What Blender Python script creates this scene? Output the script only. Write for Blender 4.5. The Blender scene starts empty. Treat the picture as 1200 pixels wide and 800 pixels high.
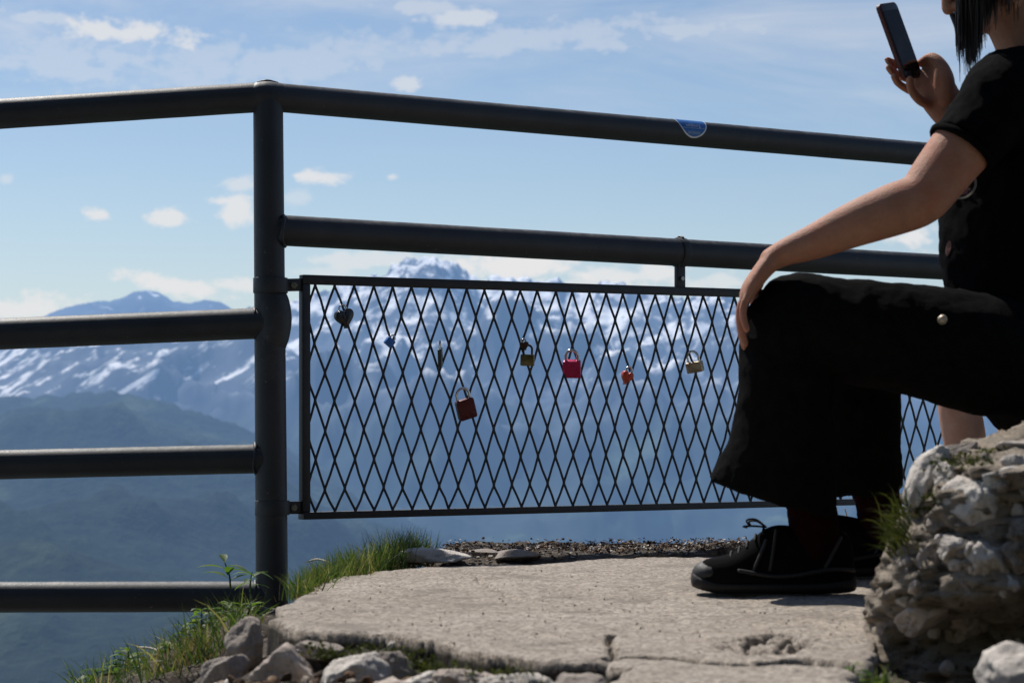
import bpy, bmesh, math, random
import numpy as np
from mathutils import Vector, Matrix
from mathutils.bvhtree import BVHTree

random.seed(7)
RNG = np.random.default_rng(11)
scene = bpy.context.scene
COL = scene.collection
R = math.radians

# ------------------------------------------------------------------ camera
F = 50.0 / 22.3 * 1200.0          # focal length in photo pixels
H = 0.305                         # eye height above the slab
PITCH = math.atan(90.0 / F)
CP, SP = math.cos(PITCH), math.sin(PITCH)
def P(px, py, Y):
    """measured photo position at a distance Y -> metres"""
    xc = (px - 600.0) / F; yc = (400.0 - py) / F
    s = Y / (CP - yc * SP)
    return Vector((xc * s, Y, H + (SP + yc * CP) * s))
def G(px, py, z=0.0):
    """measured photo position on the horizontal plane z"""
    xc = (px - 600.0) / F; yc = (400.0 - py) / F
    s = (z - H) / (SP + yc * CP)
    return Vector((xc * s, (CP - yc * SP) * s, z))
cam = bpy.data.cameras.new('camera')
cam.lens = 50; cam.sensor_width = 22.3; cam.sensor_fit = 'HORIZONTAL'
cam.clip_start = 0.05; cam.clip_end = 90000
cam.dof.use_dof = True; cam.dof.focus_distance = 5.75; cam.dof.aperture_fstop = 6.3
camo = bpy.data.objects.new('camera', cam); COL.objects.link(camo)
camo.location = (0, 0, H); camo.rotation_euler = (math.pi / 2 + PITCH, 0, 0)
scene.camera = camo
scene.view_settings.view_transform = 'Standard'
scene.view_settings.look = 'None'; scene.view_settings.exposure = 0

# ------------------------------------------------------------------ noise
_p = np.random.default_rng(3).permutation(256); PERM = np.concatenate([_p, _p, _p])
GR = np.array([[1,1,0],[-1,1,0],[1,-1,0],[-1,-1,0],[1,0,1],[-1,0,1],[1,0,-1],[-1,0,-1],
               [0,1,1],[0,-1,1],[0,1,-1],[0,-1,-1],[1,1,0],[-1,1,0],[0,-1,1],[0,-1,-1]], float)
def perlin(x, y, z=0.0):
    x = np.asarray(x, float); y = np.asarray(y, float); z = np.asarray(z, float) + np.zeros_like(x)
    xi = np.floor(x).astype(int); yi = np.floor(y).astype(int); zi = np.floor(z).astype(int)
    xf = x - xi; yf = y - yi; zf = z - zi
    fd = lambda t: t * t * t * (t * (t * 6 - 15) + 10)
    u, v, w = fd(xf), fd(yf), fd(zf)
    def g(a, b, c):
        h = PERM[PERM[PERM[(xi + a) & 255] + ((yi + b) & 255)] + ((zi + c) & 255)] & 15
        q = GR[h]
        return q[..., 0] * (xf - a) + q[..., 1] * (yf - b) + q[..., 2] * (zf - c)
    l = lambda a, b, t: a + (b - a) * t
    return l(l(l(g(0,0,0), g(1,0,0), u), l(g(0,1,0), g(1,1,0), u), v),
             l(l(g(0,0,1), g(1,0,1), u), l(g(0,1,1), g(1,1,1), u), v), w)
def fbm(x, y, z=0.0, o=4, gain=.5, lac=2.03):
    s = 0; a = 1.0
    x = np.asarray(x, float); y = np.asarray(y, float); z = np.asarray(z, float)
    for k in range(o):
        s = s + a * perlin(x + 17.3 * k, y - 9.1 * k, z + 5.7 * k); a *= gain; x = x * lac; y = y * lac; z = z * lac
    return s
def ridged(x, y, o=5, gain=.5, lac=2.1):
    s = 0; a = 1.0; w = 1.0
    x = np.asarray(x, float); y = np.asarray(y, float)
    for k in range(o):
        n = 1 - np.abs(perlin(x + 31.7 * k, y + 11.9 * k)) * 1.6
        n = np.clip(n, 0, 1) ** 2 * w; s = s + a * n; w = np.clip(n * 1.6, 0, 1); a *= gain; x = x * lac; y = y * lac
    return s
def sstep(a, b, x):
    t = np.clip((np.asarray(x, float) - a) / (b - a), 0, 1); return t * t * (3 - 2 * t)

# ------------------------------------------------------------------ object helpers
def mk(name, V, Fc, mat, parent=None, smooth=True):
    me = bpy.data.meshes.new(name)
    if isinstance(V, np.ndarray): V = V.tolist()
    if isinstance(Fc, np.ndarray): Fc = Fc.tolist()
    me.from_pydata([tuple(v) for v in V], [], Fc); me.update()
    return mko(name, me, mat, parent, smooth)
def mko(name, me, mat, parent=None, smooth=True):
    me.name = name
    me.materials.clear()
    for m in (mat if isinstance(mat, (list, tuple)) else [mat]): me.materials.append(m)
    me.polygons.foreach_set('use_smooth', [bool(smooth)] * len(me.polygons))
    o = bpy.data.objects.new(name, me); COL.objects.link(o)
    if parent is not None: adopt(o, parent)
    return o
def adopt(o, parent):
    o.parent = parent; o.matrix_parent_inverse = world_of(parent).inverted()
def world_of(o):
    m = o.matrix_basis.copy()
    while o.parent is not None:
        m = o.parent.matrix_basis @ o.matrix_parent_inverse @ m; o = o.parent
    return m
def thing(name, label, cat, loc=(0, 0, 0), group=None):
    o = bpy.data.objects.new(name, None); COL.objects.link(o); o.location = loc
    o.empty_display_size = .05
    o['label'] = label; o['category'] = cat
    if group: o['group'] = group
    return o
def tag(o, label, cat, group=None, kind=None):
    o['label'] = label; o['category'] = cat
    if group: o['group'] = group
    if kind: o['kind'] = kind
    return o
def struct(o):
    o['kind'] = 'structure'; return o

class MB:
    def __init__(s): s.v = []; s.f = []
    def add(s, V, Fc):
        b = len(s.v); s.v += [tuple(x) for x in V]; s.f += [tuple(i + b for i in q) for q in Fc]
    def build(s, name, mat, parent=None, smooth=True): return mk(name, s.v, s.f, mat, parent, smooth)

def catmull(pts, n):
    pts = np.array(pts, float)
    Q = np.vstack([2 * pts[0] - pts[1], pts, 2 * pts[-1] - pts[-2]])
    out = []
    for i in range(1, len(Q) - 2):
        for k in range(n):
            t = k / n
            out.append(.5 * ((2 * Q[i]) + (-Q[i-1] + Q[i+1]) * t + (2*Q[i-1] - 5*Q[i] + 4*Q[i+1] - Q[i+2]) * t*t + (-Q[i-1] + 3*Q[i] - 3*Q[i+1] + Q[i+2]) * t**3))
    out.append(Q[-2]); return np.array(out)
def tube(mb, pts, rad, seg=12, ref=(0, 1, 0), sub=4, cap='round', sup=2.0):
    """swept tube; rad = list of r or (a, b): b along ref, a across"""
    rr = [(r, r) if not isinstance(r, (tuple, list)) else r for r in rad]
    pts = [tuple(p) for p in pts]
    data = np.hstack([np.array(pts, float), np.array(rr, float)])
    if len(pts) > 2 and sub > 1: data = catmull(data, sub)
    c = data[:, :3]; ra = np.maximum(data[:, 3:], 1e-5)
    T = np.gradient(c, axis=0); T /= np.linalg.norm(T, axis=1)[:, None] + 1e-12
    if cap == 'round':
        def ends(ci, ri, t, sgn):
            o = []
            for k in (0.35, 0.7, 0.92):
                o.append((ci + sgn * t * min(ri) * k, ri * math.sqrt(1 - k * k), t))
            return o
        pre = ends(c[0], ra[0], T[0], -1)[::-1]; post = ends(c[-1], ra[-1], T[-1], 1)
        c = np.vstack([[p[0] for p in pre], c, [p[0] for p in post]])
        ra = np.vstack([[p[1] for p in pre], ra, [p[1] for p in post]])
        T = np.vstack([[p[2] for p in pre], T, [p[2] for p in post]])
    ref = np.array(ref, float)
    V = []; Fc = []
    for i in range(len(c)):
        t = T[i]; b = ref - t * ref.dot(t)
        if np.linalg.norm(b) < 1e-4: b = np.cross(t, (1, .1, 0))
        b /= np.linalg.norm(b); a = np.cross(t, b)
        for k in range(seg):
            an = 2 * math.pi * k / seg; cs, sn = math.cos(an), math.sin(an)
            if sup != 2.0:
                q = (abs(cs) ** sup + abs(sn) ** sup) ** (-1 / sup); cs *= q; sn *= q
            V.append(c[i] + a * ra[i][0] * cs + b * ra[i][1] * sn)
    n = len(c)
    for i in range(n - 1):
        for k in range(seg):
            k2 = (k + 1) % seg
            Fc.append((i*seg+k, i*seg+k2, (i+1)*seg+k2, (i+1)*seg+k))
    Fc.append(tuple(range(seg))[::-1]); Fc.append(tuple((n-1)*seg + k for k in range(seg)))
    mb.add(V, Fc)
def ellipsoid(mb, c, r, M=None, n=20):
    V = []; Fc = []; m = n // 2
    for i in range(m + 1):
        th = math.pi * i / m
        for k in range(n):
            ph = 2 * math.pi * k / n
            v = Vector((r[0]*math.sin(th)*math.cos(ph), r[1]*math.sin(th)*math.sin(ph), r[2]*math.cos(th)))
            if M is not None: v = M @ v
            V.append(v + Vector(c))
    for i in range(m):
        for k in range(n):
            k2 = (k + 1) % n; Fc.append((i*n+k, (i+1)*n+k, (i+1)*n+k2, i*n+k2))
    mb.add(V, Fc)
def box(mb, c, sx, sy, sz, M=None):
    V = []
    for x in (-1, 1):
        for y in (-1, 1):
            for z in (-1, 1):
                v = Vector((x*sx/2, y*sy/2, z*sz/2))
                if M is not None: v = M @ v
                V.append(v + Vector(c))
    mb.add(V, [(0,1,3,2), (4,6,7,5), (0,4,5,1), (2,3,7,6), (0,2,6,4), (1,5,7,3)])
def bar(mb, a, b, w, h, up=(0, 0, 1)):
    a = Vector(a); b = Vector(b); t = (b - a).normalized(); u = Vector(up); s = t.cross(u).normalized(); u = s.cross(t)
    V = [p + s*i*w/2 + u*j*h/2 for p in (a, b) for (i, j) in ((-1,-1), (1,-1), (1,1), (-1,1))]
    mb.add(V, [(3,2,1,0), (4,5,6,7), (0,1,5,4), (1,2,6,5), (2,3,7,6), (3,0,4,7)])
def bevelled(name, mb, mat, parent, width, seg=2, smooth=True):
    o = mb.build(name, mat, parent, smooth)
    bm = bmesh.new(); bm.from_mesh(o.data)
    bmesh.ops.remove_doubles(bm, verts=bm.verts, dist=1e-6)
    es = [e for e in bm.edges if len(e.link_faces) == 2 and e.calc_face_angle(0) > .5]
    bmesh.ops.bevel(bm, geom=es, offset=width, segments=seg, affect='EDGES', profile=.6)
    bmesh.ops.recalc_face_normals(bm, faces=bm.faces)
    bm.to_mesh(o.data); bm.free()
    o.data.polygons.foreach_set('use_smooth', [bool(smooth)] * len(o.data.polygons))
    return o
def remesh(mb, vox, smooth_it=4):
    me = bpy.data.meshes.new('tmp'); me.from_pydata(mb.v, [], mb.f); me.update()
    bm = bmesh.new(); bm.from_mesh(me); bmesh.ops.recalc_face_normals(bm, faces=bm.faces); bm.to_mesh(me); bm.free()
    o = bpy.data.objects.new('tmp', me); COL.objects.link(o)
    md = o.modifiers.new('r', 'REMESH'); md.mode = 'VOXEL'; md.voxel_size = vox
    if smooth_it:
        sm = o.modifiers.new('s', 'SMOOTH'); sm.factor = .5; sm.iterations = smooth_it
    dg = bpy.context.evaluated_depsgraph_get()
    out = bpy.data.meshes.new_from_object(o.evaluated_get(dg))
    bpy.data.objects.remove(o); bpy.data.meshes.remove(me)
    return out
def coords(me):
    a = np.empty(len(me.vertices) * 3); me.vertices.foreach_get('co', a); return a.reshape(-1, 3)
def normals(me):
    a = np.empty(len(me.vertices) * 3); me.vertices.foreach_get('normal', a); return a.reshape(-1, 3)
def setco(me, a): me.vertices.foreach_set('co', a.ravel()); me.update()
def bvh_of(me): return BVHTree.FromPolygons([v.co.copy() for v in me.vertices], [tuple(p.vertices) for p in me.polygons])
def cull(V, Fc):
    used = np.zeros(len(V), bool); used[Fc.ravel()] = True
    idx = np.cumsum(used) - 1; return V[used], idx[Fc]
def gridfaces(nr, nc):
    i = np.arange(nr - 1)[:, None] * nc + np.arange(nc - 1)[None, :]; i = i.ravel()
    return np.stack([i, i + 1, i + nc + 1, i + nc], 1)

# ------------------------------------------------------------------ materials
class NT:
    def __init__(s, name):
        s.m = bpy.data.materials.new(name); s.m.use_nodes = True; s.t = s.m.node_tree
        s.n = s.t.nodes; s.l = s.t.links; s.n.clear()
        s.out = s.n.new('ShaderNodeOutputMaterial')
    def node(s, typ, **kw):
        n = s.n.new(typ)
        for k, v in kw.items():
            if k.startswith('i_'): n.inputs[k[2:].replace('_', ' ')].default_value = v
            else: setattr(n, k, v)
        return n
    def link(s, a, b): s.l.new(a, b)
    def noise(s, scale, detail=4, rough=.55, vec=None, dist=0.0):
        n = s.node('ShaderNodeTexNoise'); n.inputs['Scale'].default_value = scale; n.inputs['Detail'].default_value = detail
        n.inputs['Roughness'].default_value = rough; n.inputs['Distortion'].default_value = dist
        s.link(vec if vec is not None else s.pos(), n.inputs['Vector']); return n.outputs['Fac']
    def pos(s):
        if not hasattr(s, '_pos'): s._pos = s.node('ShaderNodeNewGeometry')
        return s._pos.outputs['Position']
    def geo(s, k): s.pos(); return s._pos.outputs[k]
    def ramp(s, fac, stops, interp='LINEAR'):
        r = s.node('ShaderNodeValToRGB'); e = r.color_ramp.elements; r.color_ramp.interpolation = interp
        while len(e) < len(stops): e.new(.5)
        for i, (p, c) in enumerate(stops):
            e[i].position = p; e[i].color = (*c, 1) if len(c) == 3 else c
        s.link(fac, r.inputs['Fac']); return r.outputs['Color']
    def mix(s, fac, a, b, mode='MIX'):
        n = s.node('ShaderNodeMix', data_type='RGBA', blend_type=mode)
        for sock, v in ((n.inputs[0], fac), (n.inputs[6], a), (n.inputs[7], b)):
            if isinstance(v, (int, float)): sock.default_value = v
            elif isinstance(v, (tuple, list)): sock.default_value = (*v, 1) if len(v) == 3 else v
            else: s.link(v, sock)
        return n.outputs[2]
    def math(s, op, a, b=0.0, c=None, clamp=False):
        n = s.node('ShaderNodeMath', operation=op); n.use_clamp = clamp
        for i, v in enumerate((a, b, c)):
            if v is None: continue
            if isinstance(v, (int, float)): n.inputs[i].default_value = v
            else: s.link(v, n.inputs[i])
        return n.outputs[0]
    def maprange(s, v, a, b, c=0.0, d=1.0, smooth=True):
        n = s.node('ShaderNodeMapRange'); n.interpolation_type = 'SMOOTHSTEP' if smooth else 'LINEAR'
        s.link(v, n.inputs[0])
        for i, x in zip((1, 2, 3, 4), (a, b, c, d)): n.inputs[i].default_value = x
        return n.outputs[0]
    def bump(s, h, strength=.3, dist=.01):
        b = s.node('ShaderNodeBump'); b.inputs['Strength'].default_value = strength; b.inputs['Distance'].default_value = dist
        s.link(h, b.inputs['Height']); return b.outputs['Normal']
    def bsdf(s, col, rough=.6, metal=0.0, normal=None, spec=.5, sheen=0.0, coat=0.0, sss=0.0, trans=0.0):
        b = s.node('ShaderNodeBsdfPrincipled')
        for k, v in (('Base Color', col), ('Roughness', rough), ('Metallic', metal), ('Specular IOR Level', spec), ('Sheen Weight', sheen), ('Coat Weight', coat), ('Subsurface Weight', sss)):
            if isinstance(v, (tuple, list)): b.inputs[k].default_value = (*v, 1)
            elif isinstance(v, (int, float)): b.inputs[k].default_value = v
            else: s.link(v, b.inputs[k])
        if sss: b.inputs['Subsurface Radius'].default_value = (.012, .004, .002); b.inputs['Subsurface Scale'].default_value = 1.0
        if normal is not None: s.link(normal, b.inputs['Normal'])
        return b.outputs[0]
    def done(s, sh): s.link(sh, s.out.inputs['Surface']); return s.m

def simple(name, col, rough=.6, metal=0.0, var=.25, scale=60, bump=0.1, bd=.002, **kw):
    t = NT(name); n = t.noise(scale, 5)
    d = tuple(c * (1 - var) for c in col); e = tuple(min(1, c * (1 + var)) for c in col)
    c = t.ramp(n, [(.3, d), (.7, e)])
    rg = t.maprange(n, .3, .7, max(0.03, rough - .08), min(1, rough + .08))
    return t.done(t.bsdf(c, rg, metal, t.bump(t.noise(scale * 3, 3), bump, bd) if bump else None, **kw))

# painted steel: dark grey with pin-head chips and dusty tops lightened further as painted-in highlight
def m_paint():
    t = NT('dark_grey_paint')
    n = t.noise(9, 5); fine = t.noise(420, 3); chips = t.noise(75, 6, .7)
    c = t.ramp(n, [(.3, (.020, .023, .028)), (.7, (.031, .0345, .041))])
    up = t.node('ShaderNodeSeparateXYZ'); t.link(t.geo('Normal'), up.inputs[0])
    dust_highlight = t.math('MULTIPLY', t.maprange(up.outputs[2], .55, 1.0), t.maprange(t.noise(28, 6, .7), .42, .72))
    c = t.mix(t.math('MULTIPLY', dust_highlight, .8), c, (.20, .19, .175))
    c = t.mix(t.maprange(chips, .66, .69), c, (.12, .10, .085))
    c = t.mix(t.maprange(t.noise(5, 6, .7), .56, .72, 0, .5), c, (.060, .058, .056))
    rg = t.maprange(fine, .3, .7, .46, .62)
    return t.done(t.bsdf(c, rg, 0, t.bump(t.math('ADD', fine, t.math('MULTIPLY', t.noise(40, 4), 2.0)), .22, .0012), spec=.5))
M_PAINT = m_paint()
def m_wire():
    t = NT('panel_paint')
    c = t.ramp(t.noise(60, 4), [(.3, (.012, .014, .018)), (.7, (.022, .024, .028))])
    return t.done(t.bsdf(c, .5, 0, t.bump(t.noise(300, 3), .2, .0008)))
M_WIRE = m_wire()
M_BOLT = simple('zinc_bolt', (.32, .31, .28), .38, .9, .3, 200)
M_STEEL = simple('steel_shackle', (.62, .63, .65), .22, 1.0, .15, 150, .08, .0004)
M_BRASS = simple('aged_brass', (.20, .15, .07), .38, .9, .3, 160, .15, .0006)
M_BRASSP = simple('pale_brass', (.36, .28, .19), .36, .8, .25, 160, .15, .0006)
M_REDLOCK = simple('red_anodised', (.085, .011, .014), .36, .35, .2, 160, .1, .0005)
M_PINK = simple('pink_anodised', (.52, .018, .105), .34, .25, .12, 160, .1, .0005)
M_ORANGE = simple('orange_red_lacquer', (.58, .055, .018), .35, .1, .15, 160, .1, .0005)
M_BLUE = simple('blue_lacquer', (.035, .16, .48), .35, .1, .2, 160, .1, .0005)
M_BLACKLK = simple('black_lacquer', (.010, .010, .011), .2, .1, .2, 160, .05, .0005)
M_RUST = simple('rusty_brown', (.06, .022, .011), .7, .2, .5, 300, .3, .0008)
M_GREYLK = simple('grey_green_lacquer', (.05, .06, .055), .4, .4, .3, 160)
M_DARKHOLE = simple('dark_slot', (.006, .006, .006), .8, 0, .1, 50, 0)

def m_concrete():
    t = NT('weathered_concrete')
    big = t.noise(2.2, 5, .6); mid = t.noise(16, 6, .65); fine = t.noise(170, 5, .7); grit = t.noise(420, 3, .7)
    c = t.ramp(big, [(.25, (.37, .315, .26)), (.5, (.46, .40, .34)), (.78, (.54, .48, .42))])
    c = t.mix(t.maprange(mid, .35, .68, 0, .8), c, (.37, .315, .26), 'MIX')
    v = t.node('ShaderNodeTexVoronoi'); v.inputs['Scale'].default_value = 150; t.link(t.pos(), v.inputs['Vector'])
    agg = t.ramp(v.outputs['Color'], [(.1, (.40, .39, .38)), (.5, (.98, .97, .95)), (.9, (1.38, 1.35, 1.30))])
    c = t.mix(.75, c, agg, 'MULTIPLY')
    c = t.mix(t.maprange(fine, .53, .64, 0, .95), c, (.10, .085, .07))
    c = t.mix(t.maprange(grit, .60, .72, 0, .6), c, (.68, .65, .60))
    stain = t.noise(5.5, 5, .65)
    c = t.mix(t.maprange(stain, .52, .68, 0, .7), c, (.20, .175, .145))
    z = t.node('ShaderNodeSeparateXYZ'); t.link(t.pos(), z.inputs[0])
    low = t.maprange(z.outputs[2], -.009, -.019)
    c = t.mix(t.math('MULTIPLY', low, .95), c, (.028, .024, .018))  # shade of the cracks and front face painted in, near black below the top
    h = t.math('ADD', t.math('MULTIPLY', mid, .8), t.math('ADD', t.math('MULTIPLY', fine, .9), t.math('MULTIPLY', grit, .35)))
    return t.done(t.bsdf(c, .92, 0, t.bump(h, .9, .006), spec=.25))
M_CONC = m_concrete()
def m_rock(name, tint, dark=(.05, .045, .035), amt=.5, sc=1.0):
    t = NT(name)
    big = t.noise(7 * sc, 6, .65); mid = t.noise(38 * sc, 6, .7); fine = t.noise(190 * sc, 4, .7)
    c = t.ramp(big, [(.28, tuple(x * .62 for x in tint)), (.5, tint), (.75, tuple(min(.75, x * 1.28) for x in tint))])
    c = t.mix(t.maprange(mid, .50, .68, 0, amt), c, dark)
    c = t.mix(t.maprange(fine, .55, .72, 0, amt * .9), c, tuple(x * .35 for x in tint))
    crease_shade = t.geo('Pointiness')
    c = t.mix(t.maprange(crease_shade, .50, .43, 0, .7), c, tuple(x * .6 for x in dark))  # creases painted darker, in place of occlusion shade
    h = t.math('ADD', t.math('MULTIPLY', mid, 1.0), t.math('MULTIPLY', fine, .5))
    return t.done(t.bsdf(c, .9, 0, t.bump(h, .85, .008), spec=.25))
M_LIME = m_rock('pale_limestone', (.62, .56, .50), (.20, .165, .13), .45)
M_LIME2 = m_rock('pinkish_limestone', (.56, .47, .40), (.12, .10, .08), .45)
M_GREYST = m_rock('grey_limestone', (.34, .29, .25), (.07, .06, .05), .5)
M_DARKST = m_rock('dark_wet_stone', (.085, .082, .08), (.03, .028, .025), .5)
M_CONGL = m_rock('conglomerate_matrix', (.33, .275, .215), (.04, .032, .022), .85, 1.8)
def m_earth():
    t = NT('earth')
    c = t.ramp(t.noise(22, 6, .7), [(.3, (.045, .034, .025)), (.5, (.11, .09, .07)), (.75, (.24, .21, .18))])
    c = t.mix(t.maprange(t.noise(140, 4), .58, .68, 0, .6), c, (.24, .22, .19))
    return t.done(t.bsdf(c, .95, 0, t.bump(t.noise(60, 6, .7), 1.0, .015), spec=.15))
M_EARTH = m_earth()
def m_leafy(name, stops, tr=.45, rough=.5):
    t = NT(name)
    c = t.ramp(t.geo('Random Per Island'), stops)
    c = t.mix(.35, c, t.ramp(t.noise(35, 3), [(.3, (.5, .5, .5)), (.7, (1.3, 1.3, 1.3))]), 'MULTIPLY')
    a = t.bsdf(c, rough, spec=.35)
    b = t.node('ShaderNodeBsdfTranslucent')
    t.link(t.mix(1.0, c, (1.5, 1.6, .8), 'MULTIPLY'), b.inputs['Color'])
    mx = t.node('ShaderNodeMixShader'); mx.inputs[0].default_value = tr
    t.link(a, mx.inputs[1]); t.link(b.outputs[0], mx.inputs[2]); return t.done(mx.outputs[0])
M_GRASS = m_leafy('meadow_grass', [(0, (.030, .055, .016)), (.45, (.060, .100, .026)), (.8, (.105, .135, .04)), (.93, (.20, .17, .075)), (1, (.42, .35, .20))])
M_GRASSD = m_leafy('dry_grass', [(0, (.09, .055, .028)), (.5, (.15, .095, .05)), (1, (.28, .20, .11))], .3)
M_LEAF = m_leafy('weed_leaf', [(0, (.055, .11, .018)), (.6, (.09, .155, .028)), (1, (.14, .19, .04))], .5)
M_MOSS = m_leafy('moss', [(0, (.022, .030, .008)), (.6, (.055, .070, .016)), (1, (.11, .105, .03))], .25, .8)
M_STRAW = simple('bleached_straw', (.46, .41, .33), .7, 0, .2, 80)
def m_litter():
    t = NT('leaf_litter')
    c = t.ramp(t.geo('Random Per Island'), [(0, (.05, .030, .018)), (.4, (.12, .065, .036)), (.6, (.22, .14, .08)), (.76, (.42, .37, .31)), (1, (.62, .58, .53))])
    return t.done(t.bsdf(c, .85, 0, t.bump(t.noise(300, 3), .5, .003), spec=.2))
M_LITTER = m_litter()

# aerial haze painted into the materials: blue emission mixed in, growing with distance
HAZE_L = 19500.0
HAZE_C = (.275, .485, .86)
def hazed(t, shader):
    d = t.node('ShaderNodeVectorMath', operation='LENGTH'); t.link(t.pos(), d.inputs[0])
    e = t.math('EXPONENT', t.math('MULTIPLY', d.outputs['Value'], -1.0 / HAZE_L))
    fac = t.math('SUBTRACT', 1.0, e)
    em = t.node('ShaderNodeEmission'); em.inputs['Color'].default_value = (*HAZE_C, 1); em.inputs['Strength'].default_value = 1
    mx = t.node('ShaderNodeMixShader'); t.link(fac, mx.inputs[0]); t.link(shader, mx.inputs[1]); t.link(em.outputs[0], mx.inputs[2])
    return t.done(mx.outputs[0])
def m_mountain(name, z0, z1, streak, cover, w1=1.15, w3=.75, wa=.12):
    t = NT(name)
    sx = t.node('ShaderNodeSeparateXYZ'); t.link(t.pos(), sx.inputs[0])
    def mapped(sc, rot=(0, 0, 0)):
        m = t.node('ShaderNodeMapping', vector_type='TEXTURE'); m.inputs['Scale'].default_value = tuple(1 / q for q in sc); m.inputs['Rotation'].default_value = rot
        t.link(t.pos(), m.inputs['Vector']); return m.outputs[0]
    rock = t.ramp(t.noise(1.0, 6, .65, mapped((.004, .004, .006))), [(.3, (.045, .06, .09)), (.7, (.10, .115, .14))])
    forest = t.ramp(t.noise(1.0, 6, .7, mapped((.0035, .0035, .0035))), [(.32, (.006, .016, .016)), (.56, (.016, .030, .022)), (.64, (.055, .085, .045)), (.76, (.10, .13, .07))])
    treeline = t.math('ADD', sx.outputs[2], t.math('MULTIPLY', t.noise(1.0, 4, .6, mapped((.002, .002, .002))), 500))
    base = t.mix(t.maprange(treeline, 120, 330), forest, rock)
    n1 = t.noise(1.0, 7, .66, mapped(streak[0], streak[1]), .6)
    n2 = t.noise(1.0, 5, .6, mapped((.0022, .0022, .004)))
    nz = t.node('ShaderNodeSeparateXYZ'); t.link(t.geo('Normal'), nz.inputs[0])
    alt = t.maprange(sx.outputs[2], z0, z1, 0, 1, False)
    n3 = t.noise(1.0, 6, .7, mapped((.011, .006, .016), (0, R(-25), 0)), .8)
    s = t.math('ADD', t.math('ADD', t.math('MULTIPLY', n1, w1), t.math('MULTIPLY', n2, .45)), t.math('MULTIPLY', alt, wa))
    s = t.math('ADD', s, t.math('MULTIPLY', n3, w3))
    s = t.math('ADD', s, t.math('MULTIPLY', t.math('SUBTRACT', nz.outputs[2], .8), .5))
    snow = t.math('MULTIPLY', t.maprange(s, cover - .03, cover + .17), t.maprange(sx.outputs[2], z0 - 60, z0 + 120))
    c = t.mix(snow, base, (.93, .91, .89))
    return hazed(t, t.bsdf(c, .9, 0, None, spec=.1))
M_MTN = m_mountain('snowy_mountain_rock', 130, 640, ((.0065, .003, .0100), (0, R(-35), 0)), 1.225)
M_FAR = m_mountain('distant_mountain_rock', 500, 1250, ((.003, .002, .008), (0, R(-40), 0)), 1.42)
M_LEFTMTN = m_mountain('streaked_mountain_rock', 30, 520, ((.017, .003, .0026), (0, R(48), 0)), 1.75, 2.1, .6)
def m_forest(name):
    t = NT(name)
    def mapped(sc):
        m = t.node('ShaderNodeMapping'); m.inputs['Scale'].default_value = sc; t.link(t.pos(), m.inputs['Vector']); return m.outputs[0]
    tr = t.noise(1.0, 4, .7, mapped((.03, .02, .03)))
    c = t.ramp(tr, [(.3, (.004, .011, .011)), (.7, (.020, .034, .024))])
    md = t.noise(1.0, 5, .6, mapped((.0030, .0011, .003)))
    c = t.mix(t.maprange(md, .55, .68, 0, .6), c, (.075, .105, .06))
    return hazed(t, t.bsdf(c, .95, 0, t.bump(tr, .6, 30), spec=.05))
M_FOREST = m_forest('forested_slope')
def m_valley():
    t = NT('valley_fields')
    def mapped(sc):
        m = t.node('ShaderNodeMapping'); m.inputs['Scale'].default_value = sc; t.link(t.pos(), m.inputs['Vector']); return m.outputs[0]
    v = t.node('ShaderNodeTexVoronoi'); v.inputs['Scale'].default_value = 1.0; t.link(mapped((.0045, .0016, .001)), v.inputs['Vector'])
    f = t.ramp(v.outputs['Color'], [(.2, (.025, .045, .025)), (.6, (.06, .09, .045)), (.9, (.16, .18, .09))])
    w = t.noise(1.0, 6, .65, mapped((.0016, .0007, .001)))
    c = t.mix(t.maprange(w, .47, .56), f, (.016, .029, .022))
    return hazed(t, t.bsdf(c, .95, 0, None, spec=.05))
M_VALLEY = m_valley()

# ------------------------------------------------------------------ sun and sky
SUN_EL = R(52); SUN_AZ = R(-33)            # azimuth from +Y, negative = to the left
sd = Vector((math.sin(SUN_AZ) * math.cos(SUN_EL), math.cos(SUN_AZ) * math.cos(SUN_EL), math.sin(SUN_EL)))
sun = bpy.data.lights.new('sun', 'SUN'); sun.energy = 4.9; sun.angle = R(.53); sun.color = (1, .955, .89)
suno = bpy.data.objects.new('sun', sun); COL.objects.link(suno)
suno.rotation_euler = (-sd).to_track_quat('-Z', 'Y').to_euler()

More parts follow.
